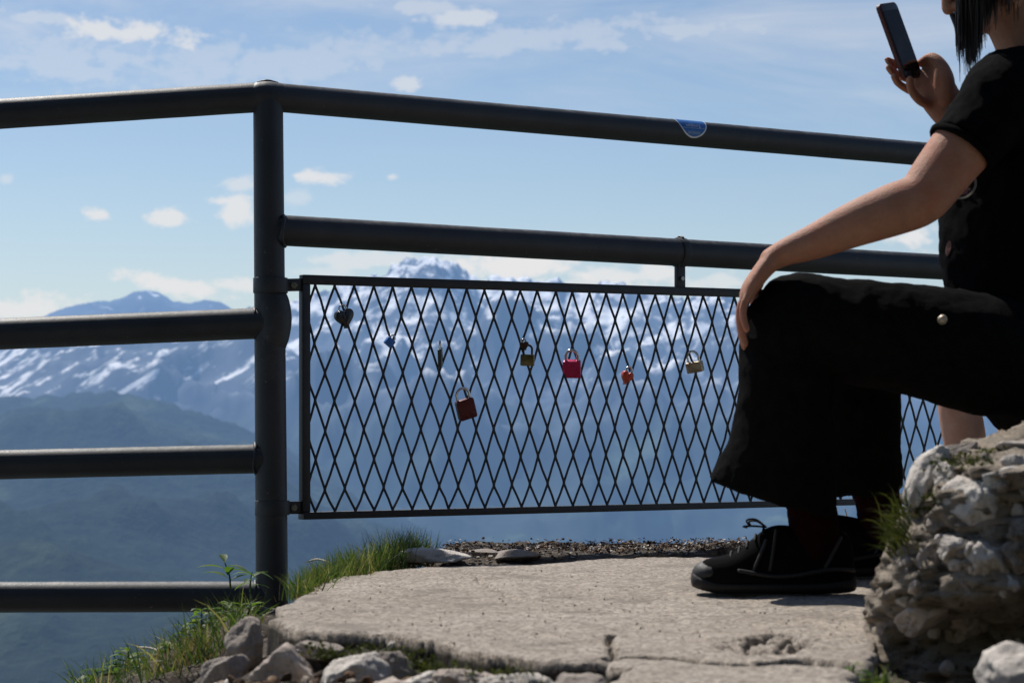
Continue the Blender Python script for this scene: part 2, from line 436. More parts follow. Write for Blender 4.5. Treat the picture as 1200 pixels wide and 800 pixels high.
def build_world():
    w = bpy.data.worlds.new('World'); scene.world = w; w.use_nodes = True
    t = NT.__new__(NT); t.t = w.node_tree; t.n = t.t.nodes; t.l = t.t.links; t.n.clear()
    out = t.n.new('ShaderNodeOutputWorld')
    tc = t.node('ShaderNodeTexCoord'); D = tc.outputs['Generated']
    sky = t.node('ShaderNodeTexSky', sky_type='NISHITA'); sky.sun_disc = False
    sky.sun_elevation = SUN_EL; sky.sun_rotation = SUN_AZ; sky.altitude = 1600
    sky.air_density = 1.0; sky.dust_density = 1.2; sky.ozone_density = 1.3
    s = t.node('ShaderNodeSeparateXYZ'); t.link(D, s.inputs[0])
    yy = t.math('MAXIMUM', t.math('ABSOLUTE', s.outputs[1]), .05)
    U = t.math('DIVIDE', s.outputs[0], yy); V = t.math('DIVIDE', s.outputs[2], yy)
    cmb = t.node('ShaderNodeCombineXYZ'); t.link(U, cmb.inputs[0]); t.link(V, cmb.inputs[1]); t.link(t.math('SIGN', s.outputs[1]), cmb.inputs[2])
    def mp(sc, rot=0, off=(0, 0, 0)):
        m = t.node('ShaderNodeMapping'); m.inputs['Scale'].default_value = sc; m.inputs['Rotation'].default_value = (0, 0, rot)
        m.inputs['Location'].default_value = off; t.link(cmb.outputs[0], m.inputs['Vector']); return m.outputs[0]
    col = t.mix(1.0, sky.outputs[0], SKY_TINT, 'MULTIPLY')
    # whitish haze toward the horizon
    hz = t.maprange(V, .12, -.02, 0, 1)
    col = t.mix(t.math('MULTIPLY', hz, .62), col, HZ_COL)
    # thin cirrus veil high up
    ci = t.noise(1.0, 7, .62, mp((5.5, 26, 1), R(-7)), .8)
    ci2 = t.noise(1.0, 4, .55, mp((3.0, 9, 1), R(-5), (3.1, 1.7, 0)))
    band = t.maprange(V, .085, .17)
    cir = t.math('MULTIPLY', t.math('MULTIPLY', t.maprange(ci, .40, .78), t.maprange(ci2, .36, .66)), t.math('MULTIPLY', band, .55))
    # patches of cumulus and denser wisps, each at its own direction
    n1 = t.noise(1.0, 6, .62, mp((38, 70, 1)), .5)
    n2 = t.noise(1.0, 5, .6, mp((105, 150, 1), 0, (5, 2, 0)))
    nn = t.math('ADD', t.math('MULTIPLY', t.math('SUBTRACT', n1, .5), 2.9), t.math('MULTIPLY', t.math('SUBTRACT', n2, .5), 2.0))
    best = None
    for (px, py, a, b, rot, op) in CLOUDS:
        u0 = (px - 600) / F; v0 = math.tan(math.atan((400 - py) / F) + PITCH)
        du = t.math('SUBTRACT', U, u0); dv = t.math('SUBTRACT', V, v0)
        c_, s_ = math.cos(R(rot)), math.sin(R(rot))
        x = t.math('ADD', t.math('MULTIPLY', du, c_ * F / a), t.math('MULTIPLY', dv, s_ * F / a))
        y = t.math('ADD', t.math('MULTIPLY', du, -s_ * F / b), t.math('MULTIPLY', dv, c_ * F / b))
        d = t.math('SQRT', t.math('ADD', t.math('MULTIPLY', x, x), t.math('MULTIPLY', y, y)))
        k = t.math('MULTIPLY', t.maprange(t.math('ADD', t.math('SUBTRACT', 1.15, d), nn), .05, .85), op)
        best = k if best is None else t.math('MAXIMUM', best, k)
    cl = t.math('MAXIMUM', cir, best)
    front = t.maprange(s.outputs[1], .0, .2)
    cl = t.math('MULTIPLY', cl, front)
    col = t.mix(cl, col, CLOUD_COL)
    bg = t.node('ShaderNodeBackground'); bg.inputs['Strength'].default_value = SKY_STR
    t.link(col, bg.inputs['Color']); t.link(bg.outputs[0], out.inputs['Surface'])
SKY_STR = .088
SKY_TINT = (.97, 1.0, 1.04)
HZ_COL = (6.3, 7.3, 8.2)
CLOUD_COL = (9.1, 9.05, 9.1)
CLOUDS = [  # photo x, y, half length, half height, tilt, opacity
    (140, 38, 95, 18, -6, .8), (45, 22, 80, 14, -8, .45), (70, 70, 150, 34, 4, .33), (535, 24, 46, 13, 4, .6), (490, 8, 70, 10, 0, .45),
    (620, 47, 280, 22, 5, .36), (830, 34, 120, 13, 5, .42), (330, 72, 260, 34, 5, .30), (900, 20, 60, 10, 10, .3), (475, 97, 24, 11, 0, .6),
    (370, 209, 40, 11, -6, .85), (458, 207, 10, 5, 0, .6), (283, 217, 26, 10, 6, .55), (276, 246, 28, 19, -20, .85), (345, 232, 22, 16, 0, .35),
    (194, 255, 36, 11, 8, .85), (118, 252, 17, 9, -15, .85), (205, 336, 62, 12, -10, .9), (277, 333, 32, 10, 0, .8), (25, 362, 66, 19, 4, .85), (95, 362, 40, 14, 0, .45),
    (430, 305, 80, 14, 0, .6), (600, 312, 95, 20, 0, 1.0), (760, 322, 75, 15, 0, .85), (845, 332, 60, 14, 0, .6), (690, 335, 90, 9, 0, .6), (1068, 276, 46, 22, 12, .95),
    (1150, 300, 70, 24, 0, .5), (380, 318, 50, 8, 0, .4), (-120, 320, 90, 25, 0, .7), (1330, 210, 120, 22, 0, .6), (1420, 60, 160, 30, 8, .6), (-260, 120, 160, 30, -6, .6), (5, 210, 10, 6, 0, .4)]
build_world()

# ------------------------------------------------------------------ far country
def skyline(tab):
    xs = np.array([a for a, b in tab], float); ys = np.array([b for a, b in tab], float)
    return lambda u: (490 - np.interp(u * F + 600, xs, ys)) / F
def range_mesh(name, mat, tab, Yr, Y0, base, rough, seed, nc=520, nr=150, urange=(-.62, .62), back=3000, jag=1.0, power=1.25, scale=1600., crag=.10):
    sk = skyline(tab)
    u = np.linspace(urange[0], urange[1], nc)
    tb = np.linspace(0, 1, nr); Yrow = Y0 + (Yr + back - Y0) * tb
    Ug, Yg = np.meshgrid(u, Yrow); X = Ug * Yg
    ridge = Yr + 450 * perlin(Ug * 9 + seed, Ug * 0 + .5)
    zr = sk(Ug) * ridge + H
    jg = jag * (30 * perlin(Ug * 70 + seed, Ug * 0 + 2.2) + 26 * perlin(Ug * 190 + seed, Ug * 0 + 7.7) - 34 * np.abs(perlin(Ug * 330 + seed, Ug * 0 + 4.4)))
    s = np.clip((Yg - Y0) / (ridge - Y0), 0, 1)
    prof = s ** power; zr = zr + jg * s ** 7
    n = ridged(X / scale + seed, Yg / (scale * 1.5) + seed * 1.7, 6) - .75
    n2 = fbm(X / 420 + seed, Yg / 560, 0, 4)
    env = np.sin(np.pi * np.clip(s, 0, 1) ** 1.15) ** .8
    Z = base + (zr - base) * prof + rough * n * env + rough * .28 * n2 * (env + .12) + rough * crag * (ridged(X / 260 + seed, Yg / 380, 4) - .7) * sstep(.35, .8, s)
    Z = Z - 500 * sstep(.05, 0, s) * (base > -400)
    over = np.clip((Yg - ridge) / back, 0, None)
    Z = Z - over * (zr - base) * .9
    V = np.stack([X, Yg, Z], -1).reshape(-1, 3)
    return struct(mk(name, V, gridfaces(nr, nc), mat))
range_mesh('mountains', M_MTN,
    [(-1100, 470), (0, 450), (200, 420), (265, 380), (300, 362), (340, 352), (380, 345), (420, 331), (455, 318), (475, 305), (488, 306), (510, 298), (530, 305), (545, 309), (560, 322), (600, 327), (660, 332), (740, 338), (860, 350), (1000, 362), (1250, 385), (1600, 400), (2300, 430)],
    11500, 5600, -560, 330, 3.3, 1150, 220, (-.55, .55))
range_mesh('mountain_slope', M_LEFTMTN,
    [(-1100, 380), (-300, 400), (-60, 398), (60, 392), (150, 388), (230, 380), (262, 372), (300, 376), (360, 420), (460, 520), (520, 600), (600, 720)],
    10200, 5600, -560, 260, 8.1, 480, 150, (-.62, .02))
range_mesh('far_mountains', M_FAR,
    [(-1100, 360), (-500, 340), (-200, 372), (0, 384), (55, 370), (75, 362), (95, 357), (128, 354), (150, 346), (170, 338), (186, 342), (203, 352), (222, 355), (240, 352), (258, 357), (275, 365), (340, 385), (500, 420), (700, 430)],
    17000, 9000, -300, 260, 5.2, 700, 110, (-.62, .06), jag=.22, crag=.03)
range_mesh('wooded_hills', M_FOREST,
    [(-1100, 400), (-300, 440), (-60, 462), (0, 465), (60, 460), (100, 457), (135, 457), (180, 466), (240, 482), (300, 505), (400, 560), (520, 620), (700, 680), (900, 720), (1200, 760), (1800, 790)],
    7600, 1400, -330, 70, 1.9, 560, 170, (-.62, .45), back=1500, power=1.0, scale=700, jag=.5)
def valley():
    nr, nc = 150, 260
    Y = np.concatenate([np.geomspace(7.5, 1200, 60), np.geomspace(1300, 60000, 90)])
    u = np.linspace(-1.6, 1.6, nc); Ug, Yg = np.meshgrid(u, Y); X = Ug * Yg
    Z = np.maximum(-2.5 - .95 * (Yg - 7.5), -585 + 12 * fbm(X / 900, Yg / 900, 0, 4)) + .06 * np.minimum(Yg, 300) * fbm(X / 40, Yg / 40, 0, 4)
    struct(mk('valley', np.stack([X, Yg, Z], -1).reshape(-1, 3), gridfaces(nr, nc), M_VALLEY))
valley()

# ------------------------------------------------------------------ path slab and the ground around it
edge_px = [(322, 730), (326, 716), (338, 703), (352, 693), (372, 681), (400, 674), (430, 668), (468, 664), (520, 662), (580, 660), (640, 658), (700, 656), (760, 653), (830, 649), (900, 645), (1000, 640), (1150, 634), (1320, 628),
           (1420, 650), (1300, 668), (1085, 690), (1046, 722), (1024, 765), (1012, 800), (1004, 830), (940, 830), (860, 826), (780, 822), (724, 812),
           (719, 771), (680, 772), (640, 773), (600, 769), (560, 763), (530, 755), (500, 748), (460, 744), (420, 741), (380, 739), (350, 737), (332, 735)]
poly = np.array([[G(a, b).x, G(a, b).y] for a, b in edge_px])
def seg_d(X, Y, A, B):
    d = B - A; L = d.dot(d) + 1e-12
    t = np.clip(((X - A[0]) * d[0] + (Y - A[1]) * d[1]) / L, 0, 1)
    return np.hypot(X - A[0] - t * d[0], Y - A[1] - t * d[1])
def poly_sd(X, Y, pl):
    dm = np.full(X.shape, 1e9); ins = np.zeros(X.shape, bool)
    for i in range(len(pl)):
        A, B = pl[i], pl[(i + 1) % len(pl)]
        dm = np.minimum(dm, seg_d(X, Y, A, B))
        c = (A[1] > Y) != (B[1] > Y)
        ins ^= c & (X < (B[0] - A[0]) * (Y - A[1]) / (B[1] - A[1] + 1e-12) + A[0])
    return np.where(ins, -dm, dm)
def line_d(X, Y, pts):
    q = np.array([[G(a, b).x, G(a, b).y] for a, b in pts]); dm = np.full(X.shape, 1e9)
    for i in range(len(q) - 1): dm = np.minimum(dm, seg_d(X, Y, q[i], q[i + 1]))
    return dm
def slab_z(X, Y):
    z = .007 * fbm(X * 3, Y * 2, 0, 3) + .0022 * fbm(X * 14, Y * 14, 4, 4) + .0007 * perlin(X * 60, Y * 60)
    jx = X + .010 * fbm(X * 22, Y * 22, 1, 4); jy = Y + .030 * fbm(X * 18, Y * 18, 2, 4)
    # the long crack to the right, the short joint, hairlines
    d = line_d(jx, jy, [(719, 769), (760, 768), (800, 771), (850, 776), (880, 776), (930, 774), (1000, 782), (1060, 790)])
    w = .012 + .014 * sstep(.1, .42, X) ; z = z - .085 * np.exp(-(d / w) ** 4)
    d = line_d(jx, jy, [(714, 744), (717, 755), (719, 769)]); z = z - .035 * np.exp(-(d / .0035) ** 2)
    for ln in ([(540, 669), (560, 677), (580, 690), (605, 700), (640, 703)], [(690, 712), (735, 713), (780, 718)], [(600, 668), (590, 672), (560, 674)]):
        z = z - .007 * np.exp(-(line_d(jx, jy, ln) / .005) ** 2)
    d = line_d(jx, jy, [(868, 757), (890, 747), (915, 745), (935, 751), (925, 760), (895, 764), (868, 757)])
    z = z - .050 * np.exp(-(d / .022) ** 2) * np.clip(.5 + 1.0 * perlin(X * 34, Y * 20) + .7 * perlin(X * 85, Y * 50), 0, 2)
    # the front lip to the right sits a little lower and is broken
    lip = line_d(X, Y, [(724, 815), (800, 808), (900, 812), (1000, 815), (1060, 820)])
    z = z - .035 * sstep(.10, .0, lip) * (.6 + 1.0 * perlin(X * 16, Y * 9))
    return z
def build_slab():
    xs = np.arange(-.52, 1.30, .0044); ys = np.concatenate([np.arange(2.32, 2.9, .0095), np.arange(2.9, 3.64, .0036), np.arange(3.64, 5.75, .0095)])
    X, Y = np.meshgrid(xs, ys)
    s = poly_sd(X, Y, poly) + .026 * fbm(X * 9, Y * 6, 7, 5) + .0018 * perlin(X * 40, Y * 30)
    z = slab_z(X, Y) - .004 * sstep(-.02, -.004, s) - .14 * sstep(-.004, .009, s)
    V = np.stack([X, Y, z], -1).reshape(-1, 3); Fc = gridfaces(len(ys), len(xs))
    sf = s.ravel(); Fc = Fc[sf[Fc].min(1) < .014]
    V, Fc = cull(V, Fc); return struct(mk('path', V, Fc, M_CONC))
build_slab()

def earth_z(X, Y):
    s = poly_sd(X, Y, poly)
    n = .022 * fbm(X * 7, Y * 6, 3, 5) + .010 * fbm(X * 30, Y * 26, 5, 3)
    inside = -.10 + 0 * X
    # behind the slab: litter strip level with the slab, then the drop
    back = .004 + .5 * n - np.clip(-.15 - X, 0, 9) * .9
    front = -.048 + 1.5 * n
    leftb = -.07 - .55 * np.clip(-.40 - X, 0, 9) - .10 * np.clip(-.40 - X, 0, 9) ** 2 + .8 * n
    wb = sstep(4.75, 5.0, Y); wl = sstep(-.25, -.42, X)
    z = front * (1 - wb) + back * wb
    z = np.where(wb > 0, np.minimum(z, back * wb + z * (1 - wb)), z)
    z = z * (1 - wl) + leftb * wl
    z = np.where(s < -.02, np.minimum(inside, z - .05), z)
    rim = 5.56 + .06 * perlin(X * 2.2, X * 0 + .3) + .03 * perlin(X * 9, X * 0 + 5.1)
    rim = rim + .15 * sstep(.5, 1.6, X) - .15 * sstep(-.3, -1.0, X)
    return z - 1.3 * np.clip(Y - rim, 0, None) ** 1.1
def build_earth():
    xs = np.concatenate([np.linspace(-6, -1.55, 60), np.arange(-1.5, 1.7, .0125), np.linspace(1.75, 6, 60)])
    ys = np.concatenate([np.linspace(-3, 2.1, 40), np.arange(2.15, 6.3, .0125), np.linspace(6.35, 9, 40)])
    X, Y = np.meshgrid(xs, ys)
    struct(mk('ground', np.stack([X, Y, earth_z(X, Y)], -1).reshape(-1, 3), gridfaces(len(ys), len(xs)), M_EARTH))
build_earth()
def ez(x, y): return float(earth_z(np.array([[x]]), np.array([[y]]))[0, 0])

def sky_blocker_slope():  # unseen slope added behind the camera to block sky fill
    xs = np.linspace(-45, 45, 150); ys = np.concatenate([np.linspace(-2.2, -8, 60), np.linspace(-8.4, -50, 70)])
    X, Y = np.meshgrid(xs, ys); d = -2.2 - Y
    Z = -.35 + 1.25 * d * (1 - .25 * sstep(10, 45, d)) - .02 * X * X * .6 + .35 * fbm(X * .6, Y * .6, 2, 5) * np.minimum(d, 3)
    struct(mk('sky_blocker_slope', np.stack([X, Y, Z], -1).reshape(-1, 3), gridfaces(len(ys), len(xs)), M_SCRUB))
t_ = NT('blocker_scrub')
M_SCRUB = t_.done(t_.bsdf(t_.ramp(t_.noise(2.2, 6, .7), [(.35, (.010, .016, .008)), (.6, (.03, .04, .018)), (.75, (.10, .095, .085))]), .95, 0, t_.bump(t_.noise(6, 5), 1, .2), spec=.1))
sky_blocker_slope()

# ------------------------------------------------------------------ stones
def icos(n):
    bm = bmesh.new(); bmesh.ops.create_icosphere(bm, subdivisions=n, radius=1)
    V = np.array([v.co for v in bm.verts]); Fc = np.array([[v.index for v in f.verts] for f in bm.faces]); bm.free(); return V, Fc
ICO = {k: icos(k) for k in (2, 3, 4, 5)}
def stone_mesh(c, size, seed, lvl=4, cuts=11, rot=(0, 0, 0), rough=.05, sharp=.78):
    rg = np.random.default_rng(seed); V, Fc = ICO[lvl]; r = np.ones(len(V)) * 1.15
    for k in range(cuts):
        n = rg.normal(size=3); n /= np.linalg.norm(n); d = rg.uniform(sharp, 1.02); q = V @ n
        lim = np.where(q > .05, d / np.maximum(q, .05), 9)
        r = np.minimum(r, lim)
    r = r * (1 + rough * fbm(V[:, 0] * 2.2 + seed, V[:, 1] * 2.2, V[:, 2] * 2.2, 5) + rough * .35 * perlin(V[:, 0] * 14, V[:, 1] * 14, V[:, 2] * 14 + seed))
    W = V * r[:, None] * (np.array(size) / 2)
    from mathutils import Euler
    m = np.array(Euler([R(a) for a in rot]).to_matrix()); W = W @ m.T + np.array(c)
    return W, Fc
def stone(name, c, size, seed, mat, parent=None, **kw):
    V, Fc = stone_mesh(c, size, seed, **kw); return mk(name, V, Fc, mat, parent)

# rubble footing below the front edge of the slab, and loose stones: (px, py, Y, size, material, rotation, label)
LOOSE = [
    (333, 791, 3.16, (.100, .10, .088), M_LIME2, (0, 12, 15), 'large pinkish blocky stone right below the left corner of the slab'),
    (411, 799, 3.06, (.094, .10, .080), M_LIME, (10, -20, 30), 'pale sunlit angular stone second from the foot of the railing post'),
    (289, 759, 3.42, (.062, .08, .080), M_GREYST, (0, 10, 0), 'dark shadowed upright stone at the foot of the railing post'),
    (262, 794, 3.30, (.075, .07, .075), M_GREYST, (30, 0, 40), 'small dark stone under the dry grass of the bank'),
    (380, 762, 3.26, (.080, .07, .028), M_GREYST, (0, 8, 20), 'flat grey stone wedged under the slab above the pale stone'),
    (452, 784, 3.10, (.060, .08, .050), M_GREYST, (14, 5, 60), 'rough grey stone in the shade of the mossy joint'),
    (500, 806, 2.95, (.085, .09, .050), M_LIME, (5, -12, 10), 'low pale stone with a sloping top under the mossy joint'),
    (556, 799, 2.92, (.075, .09, .036), M_LIME2, (8, 10, 80), 'rounded beige stone under the middle of the mossy joint'),
    (612, 810, 2.86, (.110, .10, .050), M_LIME, (0, 6, 25), 'wide pale stone at the bottom edge left of the joint in the slab'),
    (672, 813, 2.80, (.075, .08, .050), M_GREYST, (0, -10, 50), 'grey stone just left of the open joint in the slab'),
    (350, 827, 3.05, (.07, .07, .05), M_GREYST, (20, 0, 10), 'small grey stone between the pinkish and the pale stone'),
    (458, 821, 2.92, (.08, .08, .05), M_LIME2, (0, 20, 70), 'brownish stone at the bottom edge beside the pale angular stone'),
]
for i, (px, py, Y, sz, mt, rt, lab) in enumerate(LOOSE):
    tag(stone('stone', P(px, py, Y), sz, 100 + i, mt, rot=rt, lvl=5, rough=.10, sharp=.64, cuts=13), lab, 'stone', 'rubble stones below the slab edge')
EDGE = [(508, 655, (.165, .10, .030), M_LIME, (4, 2, -6), 'long flat pale stone at the back edge beside the grass tuft'),
        (604, 653, (.12, .08, .020), M_GREYST, (0, -3, 8), 'thin dark flat stone at the back edge right of the long pale stone'),
        (566, 651, (.07, .06, .018), M_GREYST, (6, 3, 30), 'small flat stone lying between the two longer edge stones')]
for i, (px, py, sz, mt, rt, lab) in enumerate(EDGE):
    g = G(px, py + 3); g.z = .012
    tag(stone('flat_stone', g, sz, 300 + i, mt, rot=rt, lvl=4, sharp=.6, rough=.05), lab, 'stone', 'flat stones along the back edge')
tag(stone('stone', P(1204, 803, 2.62), (.090, .12, .085), 404, M_LIME, rot=(10, -25, 30), lvl=5, rough=.1), 'pale blurred stone in the lower right corner in front of the big rock', 'stone')
# gravel between the footing stones
def gravel(name, pts, smin, smax, mat, lab, seed):
    rg = np.random.default_rng(seed); mb = MB()
    for p in pts:
        s = rg.uniform(smin, smax); V, Fc = stone_mesh(p, (s, s * rg.uniform(.6, 1), s * rg.uniform(.4, .8)), int(rg.integers(1e6)), lvl=2, cuts=7, rot=rg.uniform(0, 180, 3))
        mb.add(V.tolist(), Fc.tolist())
    return tag(mb.build(name, mat, smooth=False), lab, 'gravel', kind='stuff')
gp = []
for k in range(420):
    x = random.uniform(-.45, .14); y = random.uniform(2.7, 3.5); gp.append((x, y, ez(x, y) + .004))
gravel('gravel', gp, .006, .026, M_LITTER, 'dark gritty rubble packed between the stones under the slab', 5)

# ------------------------------------------------------------------ the big conglomerate rock on the right
def rock_left(z):
    return np.interp(z, [-.15, -.03, .03, .075, .115, .155, .195, .235, .265, .290, .33], [.455, .470, .498, .522, .536, .546, .552, .572, .600, .635, .72])
def build_rock():
    nz, na = 150, 420
    V = []; zs = np.linspace(-.14, .305, nz)
    an = np.linspace(0, 2 * np.pi, na, endpoint=False)
    Z, A = np.meshgrid(zs, an, indexing='ij')
    top = sstep(.235, .305, Z)
    a = (1.25 - rock_left(Z)); b = np.where(np.sin(A) < 0, 1.00 - .05 * sstep(.075, .0, Z) - .03 * sstep(.10, .22, Z) - .30 * top, 1.05)
    ca, sa = np.cos(A), np.sin(A); p = 5.0
    q = (np.abs(ca) ** p + np.abs(sa) ** p) ** (-1 / p)
    q = q * (1 - .05 * top ** 3)
    a = np.where(ca < 0, a / .87, a)
    Xc = 1.25 + a * q * ca; Yc = 3.98 + b * q * sa
    shear = lambda Y: .50 * (np.minimum(Y, 4.0) - 3.12) + .12 * np.maximum(Y - 4.0, 0)
    Xc = Xc + shear(Yc)
    # lumps
    n = fbm(Xc * 5 + 3, Yc * 5, Z * 6, 4)
    n2 = .35 - 1.5 * np.abs(fbm(Xc * 13, Yc * 13 + 8, Z * 15, 4))
    n3 = fbm(Xc * 60, Yc * 60 + 8, Z * 60, 3)
    d = .030 * n + .032 * n2 + .012 * n3
    # an overhang with a dark hollow low on the front face
    hol = np.exp(-(((Xc - .70) / .16) ** 2 + ((Z - .02) / .035) ** 2)); d = d - .08 * hol * (np.sin(A) < 0)
    cx, cy = 1.25 + shear(Yc), 3.98
    nx, ny = Xc - cx, Yc - cy; L = np.hypot(nx, ny) + 1e-9
    Xc = Xc + d * nx / L; Yc = Yc + d * ny / L
    Zt = Z + top * (.030 * n2 + .010 * n3)
    V = np.stack([Xc, Yc, Zt], -1).reshape(-1, 3)
    i = np.arange(nz - 1)[:, None] * na + np.arange(na)[None, :]
    j = np.arange(nz - 1)[:, None] * na + ((np.arange(na) + 1) % na)[None, :]
    Fc = np.stack([i.ravel(), j.ravel(), (j + na).ravel(), (i + na).ravel()], 1).tolist()
    # cap
    ring = V[-na:]; cen = ring.mean(0); V = V.tolist(); prev = (nz - 1) * na
    for k in range(1, 30):
        f = 1 - k / 30.0
        R2 = cen + (ring - cen) * f
        zz = .305 + .018 * fbm(R2[:, 0] * 6, R2[:, 1] * 6, 1, 4) + .007 * fbm(R2[:, 0] * 28, R2[:, 1] * 28, 2, 4)
        R2[:, 2] = ring[:, 2] * (1 - sstep(0, .25, 1 - f)) + zz * sstep(0, .25, 1 - f)
        st = len(V); V += R2.tolist()
        for m in range(na): Fc.append((prev + m, prev + (m + 1) % na, st + (m + 1) % na, st + m))
        prev = st
    V.append((cen[0], cen[1], .31)); Fc += [(prev + m, prev + (m + 1) % na, len(V) - 1) for m in range(na)]
    root = thing('boulder', 'big craggy conglomerate rock full of embedded pale stones on the right', 'rock', (1.25, 3.9, 0))
    m = mk('rock_mass', V, Fc, M_CONGL, root)
    bv = bvh_of(m.data); eye = Vector((0, 0, H))
    def hit(px, py):
        d = (P(px, py, 1.0) - eye).normalized(); h = bv.ray_cast(eye, d); return h
    BIG = [  # px, py, w, h (photo px), material, roll
        (1090, 572, 42, 84, M_LIME, 28), (1116, 566, 36, 40, M_LIME, 10), (1146, 592, 60, 62, M_LIME, -10), (1184, 604, 54, 56, M_LIME, 15), (1122, 643, 36, 30, M_LIME, 0),
        (1094, 652, 30, 52, M_GREYST, 4), (1166, 660, 52, 62, M_LIME, -8), (1104, 612, 26, 30, M_GREYST, 20), (1092, 716, 78, 34, M_LIME2, -32), (1140, 726, 66, 40, M_LIME2, -25),
        (1186, 690, 20, 24, M_LIME, 0), (1062, 704, 22, 22, M_LIME, 0), (1076, 690, 20, 18, M_LIME2, 0), (1196, 655, 40, 34, M_GREYST, 0), (1176, 735, 50, 44, M_GREYST, 10),
        (1140, 690, 30, 28, M_GREYST, 0), (1050, 735, 36, 26, M_GREYST, -20), (1175, 560, 46, 26, M_LIME, -5), (1128, 532, 46, 22, M_GREYST, -12), (1060, 665, 20, 30, M_GREYST, 12), (1190, 545, 30, 20, M_LIME, 0), (1200, 525, 60, 18, M_LIME, 4)]
    rg = np.random.default_rng(9)
    for i, (px, py, w, h, mt, rl) in enumerate(BIG):
        loc, nor, idx, dist = hit(px, py)
        if loc is None: continue
        k = loc.y / F; sx, sz = w * k * 1.12, h * k * 1.12
        c = loc + Vector((0, .46 * min(sx, sz), 0))
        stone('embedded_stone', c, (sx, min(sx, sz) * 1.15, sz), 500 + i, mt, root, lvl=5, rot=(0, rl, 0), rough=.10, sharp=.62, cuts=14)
    n = 0
    for k in range(400):
        px, py = rg.uniform(1015, 1260), rg.uniform(500, 800)
        loc, nor, idx, dist = hit(px, py)
        if loc is None or n >= 45: continue
        s = rg.uniform(.007, .022); n += 1
        stone('pebble', loc, (s * 1.2, s, s * rg.uniform(.7, 1)), 800 + k, [M_LIME, M_GREYST, M_LIME2, M_GREYST][k % 4], root, lvl=3, rot=rg.uniform(0, 90, 3))
    return root, m, bv
ROCK, ROCKM, ROCKBV = build_rock()

# ------------------------------------------------------------------ railing
K = 1 / 4206.0
def Yat(px): return 5.5 / (1 - (px - 318) * K)
def rail_line(p0, p1, x0, x1):
    A = P(p0[0], p0[1], Yat(p0[0])); B = P(p1[0], p1[1], Yat(p1[0])); d = B - A
    def at(px):     # where the straight pipe crosses the given photo column
        u = (px - 600) / F; t = (u * A.y - A.x) / (d.x - u * d.y); return A + d * t
    return at(x0), at(x1), at
def build_railing():
    root = thing('railing', 'dark grey painted tubular steel railing with a post where it bends', 'railing', P(319, 740, 5.5))
    k = 5.5 / F
    mb = MB(); top = P(314.2, 119, 5.5); bot = P(319.5, 800, 5.5)
    tube(mb, [top, bot], [17.6 * k, 19.2 * k], 32, ref=(1, 0, 0), sub=1)
    post = mb.build('post', M_PAINT, root)
    for yy, r in ((334, 20.2), (594, 20.2)):          # collars of the panel clamps, welded beads and the swollen tee
        pass
    mb = MB(); c = P(318.5, 374, 5.5)
    tube(mb, [P(317, 346, 5.5), P(319.5, 356, 5.5), P(321, 374, 5.5), P(319.5, 392, 5.5), P(318, 402, 5.5)], [17.8*k, 20*k, 21*k, 20*k, 18.2*k], 28, ref=(1, 0, 0), sub=4)
    mb.build('pipe_joint', M_PAINT, root)
    mb = MB(); tube(mb, [P(303, 113.3, 5.495), P(314, 112.6, 5.5), P(326, 114.1, 5.51)], [17.0*k, 17.2*k, 17.0*k], 28, ref=(0, 0, 1), sub=5)
    tube(mb, [P(302, 96.5, 5.5), P(313, 95.2, 5.5), P(325, 97.2, 5.5)], [1.2*k, 2.2*k, 1.2*k], 8, ref=(0, 0, 1), sub=3)
    mb.build('pipe_elbow', M_PAINT, root)
    rails = []
    a, b, at_top = rail_line((318, 113.8), (1075, 180), 318, 1500)
    rails.append((a, b, 17.0 * k))
    a2, b2, at_mid = rail_line((340, 270.5), (1093, 312.3), 320, 1500)
    rails.append((a2, b2, 18.2 * k))
    for y0, y1, r in ((133.6, 113.4, 17.6), (391.3, 378.2, 18.2), (544.2, 537.0, 17.0), (699.3, 698.6, 17.8)):
        A = P(316, y1, 5.5); B = P(0, y0, 5.44); rails.append((A, A + (B - A) * 2.6, r * k))
    for A, B, r in rails:
        mb = MB(); n = 40; pts = [A + (B - A) * (i / n) for i in range(n + 1)]
        tube(mb, pts, [r * (1 + .004 * math.sin(i * 1.7)) for i in range(n + 1)], 32, ref=(0, 0, 1), sub=1)
        mb.build('rail', M_PAINT, root)
    # weld beads where the pipes meet the post
    for (px, py, dx) in ((333, 270.5, 0), (299, 378.5, 0), (300, 537, 0), (300, 698.6, 0)):
        mb = MB(); c = P(px, py, 5.5); pts = []
        for i in range(17):
            t = 2 * math.pi * i / 16; pts.append(c + Vector((0.002 * math.sin(3 * t), math.cos(t) * 18 * k, math.sin(t) * 18 * k)))
        tube(mb, pts, [.0042 + .0008 * math.sin(i * 2.3) for i in range(17)], 8, ref=(1, 0, 0), sub=2, cap='flat')
        mb.build('weld_bead', M_PAINT, root)
    # a second post farther along (behind the people)
    mb = MB(); A = at_top(1440); tube(mb, [A, Vector((A.x, A.y, -.5))], [18 * k, 18.5 * k], 28, ref=(1, 0, 0), sub=1); mb.build('post', M_PAINT, root)
    return root, at_top, at_mid
RAIL, AT_TOP, AT_MID = build_railing()

